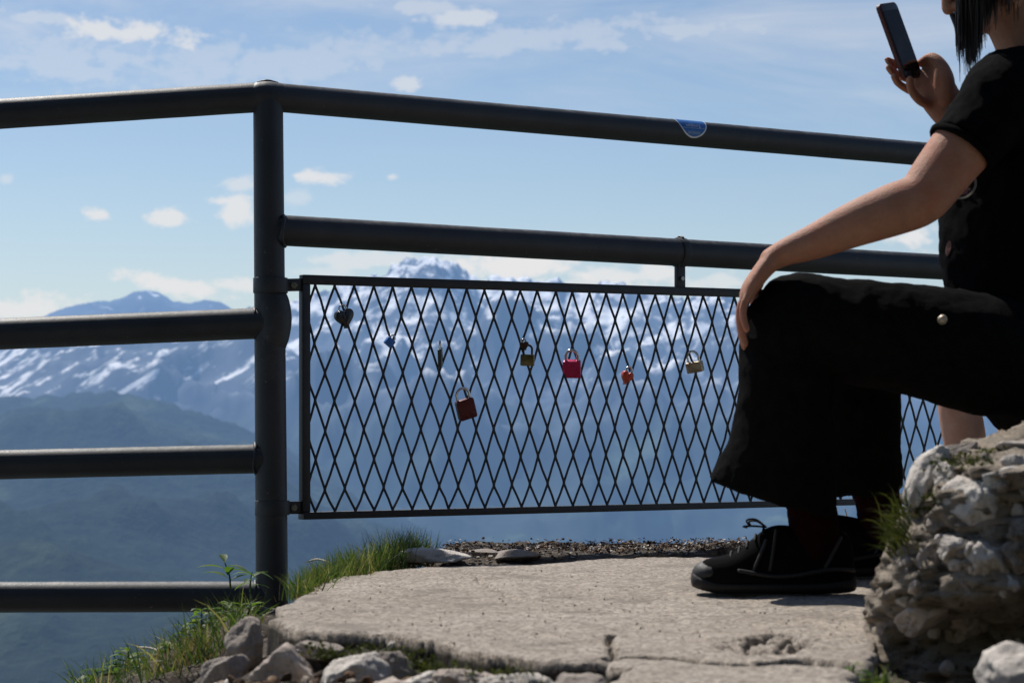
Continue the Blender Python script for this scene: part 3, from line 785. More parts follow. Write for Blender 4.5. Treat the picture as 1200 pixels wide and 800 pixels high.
# ------------------------------------------------------------------ expanded-metal panel
def build_panel():
    A = P(357, 327.5, Yat(357)); B = P(860, 343.2, Yat(860)); C = P(357, 604, Yat(357)); D = P(890, 590.6, Yat(890))
    et = (B - A); eb = (D - C)
    s_unit = 23 / 474.0     # diamonds per photo column near the start
    dt = et.normalized(); db = eb.normalized()
    lenAB = et.length; L = lenAB * 1.62
    root = thing('mesh_panel', 'rectangular steel frame filled with diamond expanded metal mesh carrying love locks', 'fence panel', C)
    def top(s): return A + dt * s
    def bot(s): return C + db * s
    k = 5.6 / F
    nrm = dt.cross(Vector((0, 0, 1))).normalized()     # towards the camera side
    mb = MB(); bar(mb, top(-.010), top(L + .01), .020, 11.0 * k); bevelled('frame_bar', mb, M_WIRE, root, .002)
    mb = MB(); bar(mb, bot(-.010), bot(L + .01), .030, 8.5 * k); bevelled('frame_bar', mb, M_WIRE, root, .002)
    for s in (0, L):
        mb = MB(); bar(mb, bot(s) + Vector((0, 0, 4.3 * k)), top(s) - Vector((0, 0, 5.6 * k)), .020, 10.5 * k, up=dt); bevelled('frame_bar', mb, M_WIRE, root, .002)
    # the diamonds: nodes with small hand-made irregularities
    # apexes on the top bar at photo x 369 ... 843 -> 23 diamonds
    def s_of(px):
        u = (px - 600) / F; return (u * A.y - A.x) / (dt.x - u * dt.y)
    s0 = s_of(369); pitch = (s_of(843) - s0) / 23.0
    hh = 34.4 * 5.56 / F
    ztop = 5.0 * k; height = (A - C).length
    mb = MB(); rg = np.random.default_rng(21)
    n_i = int((L - .006 - s0) / pitch * 2) + 1
    nodes = {}
    def node(i, j):
        if (i, j) not in nodes:
            s = s0 + i * pitch / 2 + rg.normal(0, .0011); t = ztop + j * hh + rg.normal(0, .0014)
            Hc = (top(s) - bot(s)).length; t = min(t, Hc - 3.5 * k); s = min(max(s, .006), L - .006)
            f = t / Hc; nodes[(i, j)] = top(s) * (1 - f) + bot(s) * f + nrm * rg.normal(0, .0012)
        return nodes[(i, j)]
    w = .0033
    for j in range(0, 8):
        for i in range(-2, n_i + 1):
            if (i + j) % 2: continue
            for di in (-1, 1):
                i2, j2 = i + di, j + 1
                if i2 < -1 or i2 > n_i: continue
                a, b = node(i, j), node(i2, j2)
                if (a - b).length < .012: continue
                dv = (b - a); m = (a + b) / 2 + nrm * rg.normal(0, .0006) + dt * rg.normal(0, .0010)
                q = Vector((0, 0, .0045))
                tube(mb, [a, a - q + dt * di * .0012, m, b + q - dt * di * .0012, b], [w * 1.15, w * 1.05, w, w * 1.05, w * 1.15], 6, ref=tuple(nrm), sub=1, cap='flat')
    for (i, j), p in nodes.items():            # the bonds
        if 0 < j < 8: tube(mb, [p - Vector((0, 0, .006)), p + Vector((0, 0, .006))], [.0040, .0040], 6, ref=tuple(nrm), sub=1, cap='flat')
    mb.build('wire_mesh', M_WIRE, root, False)
    # clamps: strap round the post, lug, bolt
    for yy, h in ((334.5, 18), (594.5, 17)):
        kk = 5.5 / F; c0 = P(317 if yy < 400 else 319, yy, 5.5)
        mb = MB(); tube(mb, [c0 + Vector((0, 0, h/2*kk)), c0 - Vector((0, 0, h/2*kk))], [20.4*kk, 20.4*kk], 32, ref=(1, 0, 0), sub=1, cap='flat')
        cl = bevelled('post_clamp', mb, M_PAINT, root, .0015)
        mb = MB(); e = P(352, yy + (-1 if yy < 400 else 0), Yat(352)); bar(mb, c0 + (e - c0) * .45, e + dt * .004, .010, 15 * kk); bevelled('lug', mb, M_WIRE, cl, .0015)
        mb = MB(); bc = P(345.0, yy, Yat(344)) + Vector((0, -.010, 0))
        tube(mb, [bc + Vector((0, .008, 0)), bc + Vector((0, -.002, 0))], [.0082, .0078], 6, ref=(0, 0, 1), sub=1, cap='flat')
        tube(mb, [bc + Vector((0, -.002, 0)), bc + Vector((0, -.006, 0))], [.0042, .0040], 10, ref=(0, 0, 1), sub=1, cap='flat'); mb.build('bolt', M_BOLT, cl, False)
    # hanger from the middle rail
    for px in (797, 1290):
        c = AT_MID(px); d = (AT_MID(px + 20) - AT_MID(px)).normalized(); k2 = c.y / F
        r = 18.2 * 5.5 / F
        mb = MB(); tube(mb, [c - d * .012, c + d * .012], [r + .003, r + .003], 32, ref=(0, 0, 1), sub=1, cap='flat'); cl = bevelled('rail_clamp', mb, M_PAINT, root, .001)
        mb = MB(); s = s_of(px); tp = top(s); bar(mb, c - Vector((0, 0, r * .8)), tp + Vector((0, 0, .008)), .012, .030, up=dt); bevelled('lug', mb, M_WIRE, cl, .002)
        mb = MB(); mid = (c - Vector((0, 0, r)) + tp) / 2 + nrm * .008; tube(mb, [mid, mid + nrm * .006], [.0068, .0062], 6, ref=(0, 0, 1), sub=1, cap='flat'); mb.build('bolt', M_BOLT, cl, False)
        mb = MB(); c1 = c + Vector((0, 0, r + .002)); tube(mb, [c1 + nrm * .014, c1 + Vector((0, 0, .003)), c1 - nrm * .01], [.0035, .004, .003], 8, sub=3); mb.build('bolt', M_PAINT, cl)
    return root, A, dt, nrm
PANEL, PA, PDT, PN = build_panel()
if PN.y > 0: PN = -PN

# ------------------------------------------------------------------ love locks
def frame(px, py, yaw, roll, off=.012):
    u = (px - 600) / F; t = (u * PA.y - PA.x) / (PDT.x - u * PDT.y); q = PA + PDT * t
    c = P(px, py, q.y) + PN * off
    M = Matrix.Rotation(R(yaw), 3, 'Z') @ Matrix.Rotation(R(roll), 3, 'Y')     # local x right, -y to viewer, z up
    return c, M, q.y / F
def outline_extrude(pts, d):
    n = len(pts); V = [(x, -d/2, z) for x, z in pts] + [(x, d/2, z) for x, z in pts]
    Fc = [tuple(range(n)), tuple(range(2*n-1, n-1, -1))] + [(i, n+i, n+(i+1) % n, (i+1) % n) for i in range(n)]
    return V, Fc
def lock(name, lab, px, py, w, h, d, yaw, roll, mat, sh_mat, shape='box', sh_w=.6, sh_h=.8, sh_r=1.6, pitch=0):
    c, M, k = frame(px, py, yaw, roll); M = M @ Matrix.Rotation(R(pitch), 3, 'X'); w *= k; h *= k; d *= k; sh_r *= k
    root = thing(name, lab, 'padlock', c, 'love locks on the mesh panel')
    if shape == 'box':
        rr = min(w, h) * .12; pts = []
        for cx, cz, a0 in ((w/2-rr, h/2-rr, 0), (-w/2+rr, h/2-rr, 90), (-w/2+rr, -h/2+rr, 180), (w/2-rr, -h/2+rr, 270)):
            for i in range(5):
                a = R(a0 + i * 22.5); pts.append((cx + rr*math.cos(a), cz + rr*math.sin(a)))
    else:
        pts = []
        for i in range(40):
            t = 2 * math.pi * i / 40
            x = 16 * math.sin(t) ** 3; z = 13*math.cos(t) - 5*math.cos(2*t) - 2*math.cos(3*t) - math.cos(4*t)
            pts.append((x / 32 * w, (z + 2.5) / 29 * h))
        pts = pts[::-1]
    V, Fc = outline_extrude(pts, d)
    mb = MB(); mb.add([M @ Vector(v) + c for v in V], Fc)
    body = bevelled('lock_body', mb, mat, root, d * .12, 2, True)
    mb = MB(); x = w * sh_w / 2; z0 = h * (.36 if shape == 'box' else .22); pts = [(-x, 0, z0 - h*.1), (-x, 0, z0 + h * sh_h * .5)]
    for i in range(1, 8):
        a = math.pi - math.pi * i / 8; pts.append((x*math.cos(a), 0, z0 + h*sh_h*.5 + x*math.sin(a)))
    pts += [(x, 0, z0 + h*sh_h*.5), (x, 0, z0 - h*.1)]
    tube(mb, [M @ Vector(p) + c for p in pts], [sh_r] * len(pts), 10, ref=tuple(M @ Vector((0, 1, 0))), sub=3)
    mb.build('shackle', sh_mat, root)
    return root, c, M, k
lock('heart_padlock', 'black heart shaped padlock with a thin silver rim near the left end of the mesh', 401, 374, 24, 23, 8, 38, -14, M_BLACKLK, M_STEEL, 'heart', .42, .62, 1.1)
lock('padlock', 'tiny bright blue padlock hanging left of centre on the upper mesh', 453.5, 401, 11, 9, 6, 30, 38, M_BLUE, M_STEEL, 'box', .6, .7, .9)
lock('padlock', 'slim grey green padlock seen edge on along a mesh wire', 513, 419, 15, 22, 4.2, 84, -14, M_GREYLK, M_STEEL, 'box', .6, .7, 1.0)
lock('padlock', 'dark red padlock with a silver shackle, the lowest hanging on the mesh', 543, 479, 22, 24, 9, 22, -17, M_REDLOCK, M_STEEL, 'box', .72, .72, 1.6, 8)
lock('padlock', 'small dull brass padlock hanging from a rusty brown one', 615, 422, 16, 13.5, 8, -8, 2, M_BRASS, M_RUST, 'box', .62, 1.15, 1.3)
lock('heart_padlock', 'little rusty brown heart shaped lock just above the dull brass padlock', 611.5, 405.5, 10, 10, 6, -20, -12, M_RUST, M_STEEL, 'heart', .5, .7, 1.1)
rt, c, M, k = lock('padlock', 'bright pink padlock with a steel shackle in the middle of the mesh', 667, 432, 21, 21, 8.5, -6, 1, M_PINK, M_STEEL, 'box', .66, .85, 1.7, 24)
lock('heart_padlock', 'small orange red heart shaped padlock right of the pink one', 731, 443, 14, 16, 7, 24, 20, M_ORANGE, M_STEEL, 'heart', .5, .85, 1.1)
lock('padlock', 'pale brass padlock with a tall shackle nearest the seated person', 811, 430, 19.5, 12.5, 9, -28, -8, M_BRASSP, M_STEEL, 'box', .7, 1.2, 1.4, 12)

# ------------------------------------------------------------------ round blue sticker on the top rail
def build_sticker():
    c = AT_TOP(804.5); d = (AT_TOP(830) - AT_TOP(780)).normalized(); r = 17.0 * 5.5 / F + .0009
    up = Vector((0, 0, 1)); side = d.cross(up).normalized()
    if side.y > 0: side = -side
    up = side.cross(d); up = up if up.z > 0 else -up
    k = c.y / F; Rr = 24 * k
    def on(x, y, lift=0):     # x along the rail, y round it, measured on the paper
        th = y / r; return c + d * x + (up * math.sin(th) + side * math.cos(th)) * (r + lift)
    root = thing('sticker', 'round blue sticker with a white rim wrapped over the top rail', 'sticker', c)
    y0 = 19.5 * k   # centre sits on top of the pipe so only its lower half shows
    def disc(R0, R1, lift):
        mb = MB(); V = []; Fc = []; n = 56; m = 8
        for i in range(m + 1):
            q = R0 + (R1 - R0) * i / m
            for j in range(n):
                a = 2 * math.pi * j / n; V.append(on(q * math.cos(a) * .95, y0 + q * math.sin(a) * 1.12, lift))
        for i in range(m):
            for j in range(n): Fc.append((i*n+j, i*n+(j+1) % n, (i+1)*n+(j+1) % n, (i+1)*n+j))
        mb.add(V, Fc); return mb
    t = NT('sticker_blue'); cc = t.ramp(t.noise(30, 3), [(.3, (.022, .13, .42)), (.7, (.04, .19, .55))]); mblue = t.done(t.bsdf(cc, .3))
    mwhite = simple('sticker_white', (.74, .77, .80), .35, 0, .05, 80, 0)
    mgrey = simple('sticker_pale_blue', (.35, .45, .62), .35, 0, .1, 80, 0)
    disc(.0001, Rr * .93, 0).build('sticker_face', mblue, root)
    disc(Rr * .93, Rr, .0002).build('sticker_rim', mwhite, root)
    def text(body, yb, size, mat, name):
        cu = bpy.data.curves.new('t', 'FONT'); cu.body = body; cu.size = size; cu.align_x = 'CENTER'
        o = bpy.data.objects.new('t', cu); COL.objects.link(o); dg = bpy.context.evaluated_depsgraph_get()
        me = bpy.data.meshes.new_from_object(o.evaluated_get(dg)); bpy.data.objects.remove(o)
        bm = bmesh.new(); bm.from_mesh(me); bmesh.ops.triangulate(bm, faces=bm.faces); bmesh.ops.subdivide_edges(bm, edges=bm.edges, cuts=1, use_grid_fill=True)
        for v in bm.verts: v.co = on(v.co.x, yb + v.co.y, .0004)
        bm.to_mesh(me); bm.free(); mko(name, me, mat, root, False)
    text('salzburg', 6.6 * k, 6.6 * k, mwhite, 'lettering')
    text('erlebnis', -2.0 * k, 5.6 * k, mgrey, 'lettering')
    mb = MB(); n = 24; V = []
    for i in range(n + 1):
        x = (-.72 + 1.44 * i / n) * Rr * .95
        V += [on(x, 4.9 * k, .0003), on(x, 4.2 * k, .0003)]
    mb.add(V, [(2*i, 2*i+2, 2*i+3, 2*i+1) for i in range(n)]); mb.build('dividing_line', mgrey, root, False)
build_sticker()

# ------------------------------------------------------------------ people
def m_skin(name, base):
    t = NT(name)
    c = t.ramp(t.noise(28, 5, .6), [(.3, tuple(x * .82 for x in base)), (.7, tuple(min(1, x * 1.12) for x in base))])
    c = t.mix(t.maprange(t.noise(16, 5, .65), .42, .66, 0, .6), c, (base[0] * 1.05, base[1] * .78, base[2] * .7))
    v = t.node('ShaderNodeTexVoronoi'); v.inputs['Scale'].default_value = 420; t.link(t.pos(), v.inputs['Vector'])
    return t.done(t.bsdf(c, .62, 0, t.bump(t.math('ADD', v.outputs['Distance'], t.math('MULTIPLY', t.noise(120, 4), 1.6)), .35, .0016), sss=.2, spec=.2))
M_SKIN = m_skin('tanned_skin', (.43, .22, .145))
M_SKIN2 = m_skin('fair_skin', (.52, .33, .25))
def m_cloth(name, col, weave=900, sheen=.15):
    t = NT(name)
    c = t.ramp(t.noise(40, 5), [(.3, tuple(x * .75 for x in col)), (.7, tuple(x * 1.3 for x in col))])
    h = t.math('ADD', t.noise(weave, 2), t.math('MULTIPLY', t.noise(55, 5), 1.5))
    return t.done(t.bsdf(c, .88, 0, t.bump(h, .5, .003), spec=.025, sheen=0))
M_TEE = m_cloth('black_cotton', (.0050, .0050, .0054), 900, .01)
M_TROUSER = m_cloth('black_corduroy', (.0075, .0072, .0072), 900, .01)
M_SOCK = m_cloth('dark_red_wool', (.016, .0035, .0045), 600, .02)
M_SHORTS = m_cloth('navy_cotton', (.012, .016, .03))
M_UPPER = m_cloth('black_shoe_fabric', (.007, .007, .0075), 700, .02)
M_SOLE = simple('black_rubber', (.011, .0105, .010), .75, 0, .3, 90, .4, .002)
M_TOECAP = simple('dark_grey_rubber', (.016, .016, .0165), .65, 0, .25, 90, .3, .001)
M_LACE = simple('black_lace', (.014, .014, .015), .8, 0, .2, 300)
M_BUTTON = simple('brass_button', (.50, .42, .31), .45, .35, .2, 200)
M_HAIR_ = NT('dark_brown_hair')
def m_hair():
    t = M_HAIR_
    m = t.node('ShaderNodeMapping'); m.inputs['Scale'].default_value = (260, 260, 14); t.link(t.pos(), m.inputs['Vector'])
    n = t.noise(1.0, 4, .6, m.outputs[0]); c = t.ramp(n, [(.3, (.006, .003, .0025)), (.7, (.020, .0095, .007))])
    return t.done(t.bsdf(c, .42, 0, t.bump(n, .6, .003), spec=.5))
M_HAIR = m_hair()
M_GLASS = simple('dark_lens', (.008, .008, .012), .12, 0, .1, 50, 0)
M_FRAMEG = simple('black_acetate', (.010, .009, .009), .3, 0, .2, 90, 0)
M_EYE = simple('eye_white', (.65, .63, .60), .25, 0, .05, 90, 0)
M_LIPS = simple('lips', (.36, .13, .11), .45, 0, .15, 200, .1)

def head_parts(mb, c, M):
    """skull, jaw, nose, ears; local -x forward, z up, y sideways"""
    q = lambda x, y, z: M @ Vector((x, y, z)) + c
    ellipsoid(mb, q(.012, 0, .022), (.094, .074, .090), M, 28)
    ellipsoid(mb, q(-.028, 0, -.030), (.062, .060, .078), M, 28)
    ellipsoid(mb, q(-.058, 0, -.088), (.030, .030, .022), M, 20)          # chin
    for s in (-1, 1):
        tube(mb, [q(.010, s * .058, -.045), q(-.028, s * .045, -.080), q(-.060, s * .018, -.092)], [.018, .018, .016], 12, sub=4)
        ellipsoid(mb, q(-.062, s * .036, -.022), (.022, .022, .018), M, 16)  # cheek
        ellipsoid(mb, q(-.070, s * .030, .022), (.018, .024, .010), M, 14)   # brow
        tube(mb, [q(.006, s * .072, .022), q(.016, s * .082, .010), q(.012, s * .080, -.012), q(.002, s * .074, -.028)], [(.006, .012), (.006, .016), (.006, .013), (.005, .007)], 10, ref=tuple(M @ Vector((1, 0, 0))), sub=4)
    tube(mb, [q(-.082, 0, .024), q(-.094, 0, .006), q(-.106, 0, -.014), q(-.112, 0, -.026)], [.008, .0085, .011, .012], 12, sub=4)  # nose
    for s in (-1, 1): ellipsoid(mb, q(-.098, s * .011, -.030), (.011, .009, .008), M, 12)
    ellipsoid(mb, q(-.090, 0, -.055), (.013, .022, .010), M, 16)
    ellipsoid(mb, q(-.088, 0, -.066), (.012, .019, .009), M, 16)
    return q

def finger(mb, pts, r0=.0085, r1=.0065):
    n = len(pts); tube(mb, pts, [r0 + (r1 - r0) * i / (n - 1) for i in range(n)], 12, ref=(0, 1, 0), sub=4)

def shoe(parent, toe, heel, Yc, width=.095, name='shoe'):
    """toe and heel: ground points; built along the foot"""
    L = (heel - toe).length; ax = (heel - toe).normalized(); sd_ = Vector((0, 0, 1)).cross(ax).normalized()
    ts = [0, .02, .06, .13, .2, .27, .33, .40, .47, .55, .65, .75, .85, .93, .98, 1.0]
    ht = [.030, .048, .059, .064, .067, .074, .086, .103, .118, .121, .117, .110, .110, .112, .100, .060]
    hw = [.012, .024, .036, .044, .048, .050, .050, .050, .050, .050, .049, .047, .044, .038, .028, .012]
    up = MB(); seg = 22; V = []; Fc = []
    for t, h, w in zip(ts, ht, hw):
        w = w * width / .095
        for j in range(seg + 1):
            a = math.pi * j / seg; cx = math.cos(a); sz = math.sin(a)
            pw = 2.6 if t < .35 else 2.2
            qn = (abs(cx) ** pw + abs(sz) ** pw) ** (-1 / pw)
            V.append(toe + ax * (t * L) + sd_ * (w * cx * qn * (1 - .16 * sz * (t > .3))) + Vector((0, 0, .022 + (h - .022) * sz * qn)))
    n = seg + 1
    for i in range(len(ts) - 1):
        for j in range(seg): Fc.append((i*n+j, i*n+j+1, (i+1)*n+j+1, (i+1)*n+j))
    Fc.append(tuple(range(n))); Fc.append(tuple((len(ts)-1)*n + j for j in range(n))[::-1])
    up.add(V, Fc); s = up.build(name, M_UPPER, parent)
    md = s.modifiers.new('sub', 'SUBSURF'); md.levels = 1; md.render_levels = 2
    # sole with a little toe spring, lugs underneath
    so = MB(); V = []; Fc = []; m = len(ts)
    for t, w in zip(ts, hw):
        w = w * width / .095 * 1.06 + .003; spring = .014 * max(0, (.18 - t) / .18) ** 2 + .006 * max(0, (t - .93) / .07)
        p = toe + ax * (-.004 + t * (L + .008))
        zt = .030 + .006 * (t > .75) + .010 * (t < .08)
        V += [p + sd_ * w + Vector((0, 0, spring)), p + sd_ * w * 1.03 + Vector((0, 0, zt)), p - sd_ * w * 1.03 + Vector((0, 0, zt)), p - sd_ * w + Vector((0, 0, spring))]
    for i in range(m - 1):
        for j in range(4): Fc.append((i*4+j, i*4+(j+1) % 4, (i+1)*4+(j+1) % 4, (i+1)*4+j))
    Fc += [(3, 2, 1, 0), (4*(m-1), 4*(m-1)+1, 4*(m-1)+2, 4*(m-1)+3)]
    so.add(V, Fc); o = so.build('sole', M_SOLE, s); md = o.modifiers.new('sub', 'SUBSURF'); md.levels = 1; md.render_levels = 2
    tc = MB(); ellipsoid(tc, toe + ax * .036 + Vector((0, 0, .036)), (.038, .041 * width / .095, .025), Matrix((ax, sd_, (0, 0, 1))).transposed(), 24); tc.build('toe_cap', M_TOECAP, s)
    band = MB()
    for sgn in (-1, 1):
        pts = [toe + ax * (t * L) + sd_ * sgn * (w * width / .095 + .002) + Vector((0, 0, .040 + .006 * math.sin(t * 9))) for t, w in list(zip(ts, hw))[5:15]]
        tube(band, pts, [.0035] * len(pts), 8, ref=(0, 0, 1), sub=2)
    for sgn in (-1, 1):
        for t0, t1, z0, z1 in ((.36, .44, .045, .095), (.46, .50, .045, .112), (.80, .90, .05, .10)):
            pts = [toe + ax * (L * (t0 + (t1 - t0) * q)) + sd_ * sgn * (.0475 - .008 * q * q) * width / .095 + Vector((0, 0, z0 + (z1 - z0) * q)) for q in (0, .35, .7, 1)]
            tube(band, pts, [.0030] * 4, 6, ref=(0, 0, 1), sub=2)
    band.build('trim', M_TOECAP, s)
    lc = MB()
    for i in range(5):
        t = .24 + i * .05; h = np.interp(t, ts, ht)
        pts = [toe + ax * (t * L + .004 * a) + sd_ * (.022 * a) + Vector((0, 0, h + .003 - .009 * a * a)) for a in (-1, -.5, 0, .5, 1)]
        tube(lc, pts, [.0020] * 5, 8, ref=(0, 0, 1), sub=2)
    b = toe + ax * (.455 * L) + Vector((0, 0, .116))
    for dx, dz, dy in ((-.030, .022, -.010), (-.036, .004, -.022), (-.024, .016, .018)):
        tube(lc, [b, b + ax * dx * .6 + sd_ * dy * .6 + Vector((0, 0, dz * .6)), b + ax * dx * 1.15 + sd_ * dy + Vector((0, 0, dz * .55)), b + ax * dx + sd_ * dy * 1.2 + Vector((0, 0, dz * .1))], [.0017, .0018, .0017, .0015], 8, sub=4)
    lc.build('laces', M_LACE, s)
    return s

def fold(me, amp, sc, seed, stretch=(1, 1, 1), o=3, rid=True):
    c = coords(me); n = normals(me)
    v = fbm(c[:, 0] * sc * stretch[0] + seed, c[:, 1] * sc * stretch[1], c[:, 2] * sc * stretch[2], o)
    if rid: v = .35 - np.abs(v) * 1.5
    setco(me, c + n * (amp * v)[:, None])

def woman():
    loc = G(1000, 693, 0); loc.y = 4.0
    root = thing('person', 'person in black T-shirt and wide black trousers seated on the rock holding up a phone', 'person', loc)
    b = MB()
    YN, YC, YF = 3.95, 4.10, 4.27
    # torso, neck
    tube(b, [P(1222, 428, YC), P(1200, 372, YC), P(1188, 320, YC), P(1184, 262, YC), P(1190, 196, YC), P(1199, 138, YC), P(1206, 98, YC)],
         [(.105, .155), (.108, .150), (.102, .128), (.104, .130), (.112, .142), (.095, .150), (.060, .105)], 28, sub=5)
    tube(b, [P(1208, 92, YC), P(1200, 50, YC), P(1180, 5, YC), P(1166, -35, YC)], [.056, .052, .053, .058], 20, sub=4)
    HM = Matrix.Rotation(R(-35), 3, 'Y')           # bowed toward the phone
    hc = P(1161, -45, YC)
    q = head_parts(b, hc, HM)
    # near arm resting on the knee
    tube(b, [P(1196, 108, 3.985), P(1172, 124, 3.945), P(1128, 172, 3.91), P(1101, 206, 3.895), P(1079, 233, 3.885), P(1046, 246, 3.885), P(1000, 263.5, 3.89), P(955, 283, 3.90), P(922, 295, 3.905), P(904, 304, 3.908)],
         [.058, .060, .0535, .049, .0455, .0445, .0385, .0305, (.0235, .028), (.020, .028)], 24, sub=5)
    tube(b, [P(908, 301, 3.908), P(893, 318, 3.908), P(880, 336, 3.910), P(875, 346, 3.910)], [(.019, .028), (.016, .036), (.0145, .041), (.012, .040)], 18, sub=4, sup=2.5)
    for dy, pts, r in ((.033, [(880, 340), (871, 360), (870, 379), (874, 398)], .0088), (.011, [(878, 340), (868, 362), (868, 384), (873, 406)], .0090),
                       (-.011, [(878, 341), (868, 361), (868, 382), (873, 402)], .0088), (-.032, [(881, 340), (872, 356), (871, 371), (875, 386)], .0078)):
        finger(b, [P(x, y, 3.910 + dy * (1 + .12 * i)) for i, (x, y) in enumerate(pts)], r, r * .78)
    tube(b, [P(899, 314, 3.93), P(890, 327, 3.955), P(885, 343, 3.972), P(884, 358, 3.976)], [.013, .0115, .0098, .0082], 12, sub=4)
    # far arm raised with the phone
    tube(b, [P(1200, 112, 4.24), P(1186, 150, 4.30), P(1172, 208, 4.345), P(1164, 252, 4.355), P(1152, 240, 4.35), P(1136, 196, 4.33), P(1123, 158, 4.31), P(1116, 142, 4.303)],
         [.056, .052, .046, .042, .042, .037, .0275, .0245], 20, sub=5)
    im = (P(1100, 60, 4.3) - P(1061, 108, 4.3)).normalized(); im = P(1131, 72, 4.3) - P(1100, 97, 4.3); im.normalize()
    tube(b, [P(1117, 145, 4.303), P(1109, 127, 4.303), P(1099, 110, 4.307), P(1089, 97, 4.315), P(1082, 88, 4.325)], [(.021, .026), (.020, .035), (.018, .038), (.015, .036), (.012, .030)], 18, ref=tuple(im), sub=4, sup=2.4)
    tube(b, [P(1107, 116, 4.295), P(1106, 94, 4.293), P(1101, 77, 4.298), P(1091, 68, 4.310), P(1079, 74, 4.332)], [.020, .0205, .0150, .0110, .0084], 14, sub=4)
    tube(b, [P(1104, 105, 4.315), P(1096, 86, 4.318), P(1088, 82, 4.325)], [.020, .016, .011], 14, sub=4)      # thumb
    finger(b, [P(1090, 124, 4.300), P(1076, 116, 4.275), P(1067.5, 104, 4.262), P(1066, 93, 4.259)], .0105, .0072)      # little finger in front
    finger(b, [P(1092, 92, 4.325), P(1072, 84, 4.352), P(1050, 75, 4.322), P(1040, 70.5, 4.282)], .0088, .0066)
    finger(b, [P(1088, 100, 4.322), P(1068, 94, 4.352), P(1048, 86, 4.318), P(1041.5, 79.5, 4.276)], .0092, .0068)
    finger(b, [P(1086, 110, 4.316), P(1068, 107, 4.338), P(1053, 98, 4.302), P(1047.5, 90, 4.268)], .0090, .0066)
    # legs
    tube(b, [P(1215, 432, 4.02), P(1140, 418, 3.98), P(1060, 398, 3.96), P(985, 382, 3.95), P(938, 372, 3.95), P(925, 396, 3.95), P(927, 440, 3.955), P(936, 510, 3.97), P(947, 580, 3.98), P(953, 625, 3.985), P(956, 655, 3.985)],
         [.078, .078, .072, .064, .058, .056, .054, .047, .035, .031, .030], 22, sub=5)
    tube(b, [P(956, 650, 3.985), P(930, 670, 3.985), P(880, 680, 3.985)], [.031, .024, .018], 16, sub=4)
    tube(b, [P(1215, 432, 4.19), P(1140, 420, 4.24), P(1060, 402, 4.28), P(1000, 386, 4.30), P(972, 378, 4.31), P(966, 405, 4.32), P(982, 470, 4.35), P(1010, 540, 4.39), P(1028, 590, 4.41), P(1030, 630, 4.41), P(1030, 645, 4.41)],
         [.078, .078, .072, .064, .058, .056, .052, .040, .032, .030, .028], 22, sub=5)
    tube(b, [P(1030, 640, 4.41), P(1000, 655, 4.41), P(950, 663, 4.41)], [.030, .024, .018], 16, sub=4)
    me = remesh(b, .0031, 5)
    mko('body', me, M_SKIN, root)
    # nails on the visible fingertips stay part of the body; eyes and mouth as small parts
    for s in (-1, 1):
        mb = MB(); ellipsoid(mb, q(-.079, s * .031, .004), (.0115, .0125, .0115), HM, 16); mb.build('eye', M_EYE, root)
    mb = MB(); tube(mb, [q(-.092, -.021, -.060), q(-.1025, 0, -.0585), q(-.092, .021, -.060)], [.003, .0065, .003], 10, ref=(0, 0, 1), sub=4)
    tube(mb, [q(-.090, -.017, -.066), q(-.0995, 0, -.0685), q(-.090, .017, -.066)], [.003, .0065, .003], 10, ref=(0, 0, 1), sub=4); mb.build('lips', M_LIPS, root)
    # sunglasses
    mb = MB(); fr = MB()
    for s in (-1, 1):
        ellipsoid(mb, q(-.099, s * .033, .000), (.0035, .026, .021), HM @ Matrix.Rotation(R(-s * 10), 3, 'Z'), 20)
        tube(fr, [q(-.096, s * .058, .010), q(-.050, s * .075, .014), q(.010, s * .080, .012)], [.0032, .003, .0028], 8, sub=4)
    tube(fr, [q(-.101, -.012, .008), q(-.106, 0, .011), q(-.101, .012, .008)], [.0025, .0025, .0025], 8, sub=4)
    g = mb.build('sunglasses', M_GLASS, root); fr.build('glasses_frame', M_FRAMEG, g)
    # hair: cap and hanging strands
    hb = MB()
    ellipsoid(hb, q(.026, 0, .034), (.100, .086, .096), HM, 28)
    ellipsoid(hb, q(.058, 0, -.020), (.062, .080, .078), HM, 28)
    capm = remesh(hb, .006, 3)
    fold(capm, .008, 26, 3, (1, 1, .25))
    hair = mko('hair', capm, M_HAIR, root)
    sts = {-1: MB(), 1: MB()}; rg = np.random.default_rng(4)
    for i in range(800):
        s = -1 if i % 2 == 0 else 1
        t = rg.uniform(0, 1) ** 1.15
        a = q(-.052 + .120 * t, s * (.070 + .012 * math.sin(3.0 * t + .4)), .048 - .02 * t)
        a = a + Vector((rg.normal(0, .004), rg.normal(0, .004), rg.normal(0, .004)))
        # the front strands hang straight down past the cheek, the rear ones lie on the neck
        ybot = np.interp(t, [0, .1, .22, .34, .48, .65, 1], [44, 56, 70, 54, 22, 4, -8]) + rg.normal(-3, 13) + (6 if s > 0 else 0)
        xb = np.interp(t, [0, .22, .4, .6, 1], [1122, 1139, 1149, 1164, 1194]) + rg.normal(0, 2.0)
        e = P(xb, ybot, a.y + s * -.006 + rg.normal(0, .006))
        m1 = a + Vector((rg.normal(0, .003) - .004, s * .010, (e.z - a.z) * .33)); m1.x += (e.x - a.x) * .45
        m2 = a + (e - a) * .68; m2.x = a.x * .12 + e.x * .88
        r = rg.uniform(.0006, .0016)
        tube(sts[s], [a, m1, m2, e], [r, r * 1.25, r, .0004], 6, sub=5)
    for s in (-1, 1): sts[s].build('hair_strands', M_HAIR, hair)
    # T-shirt
    b = MB()
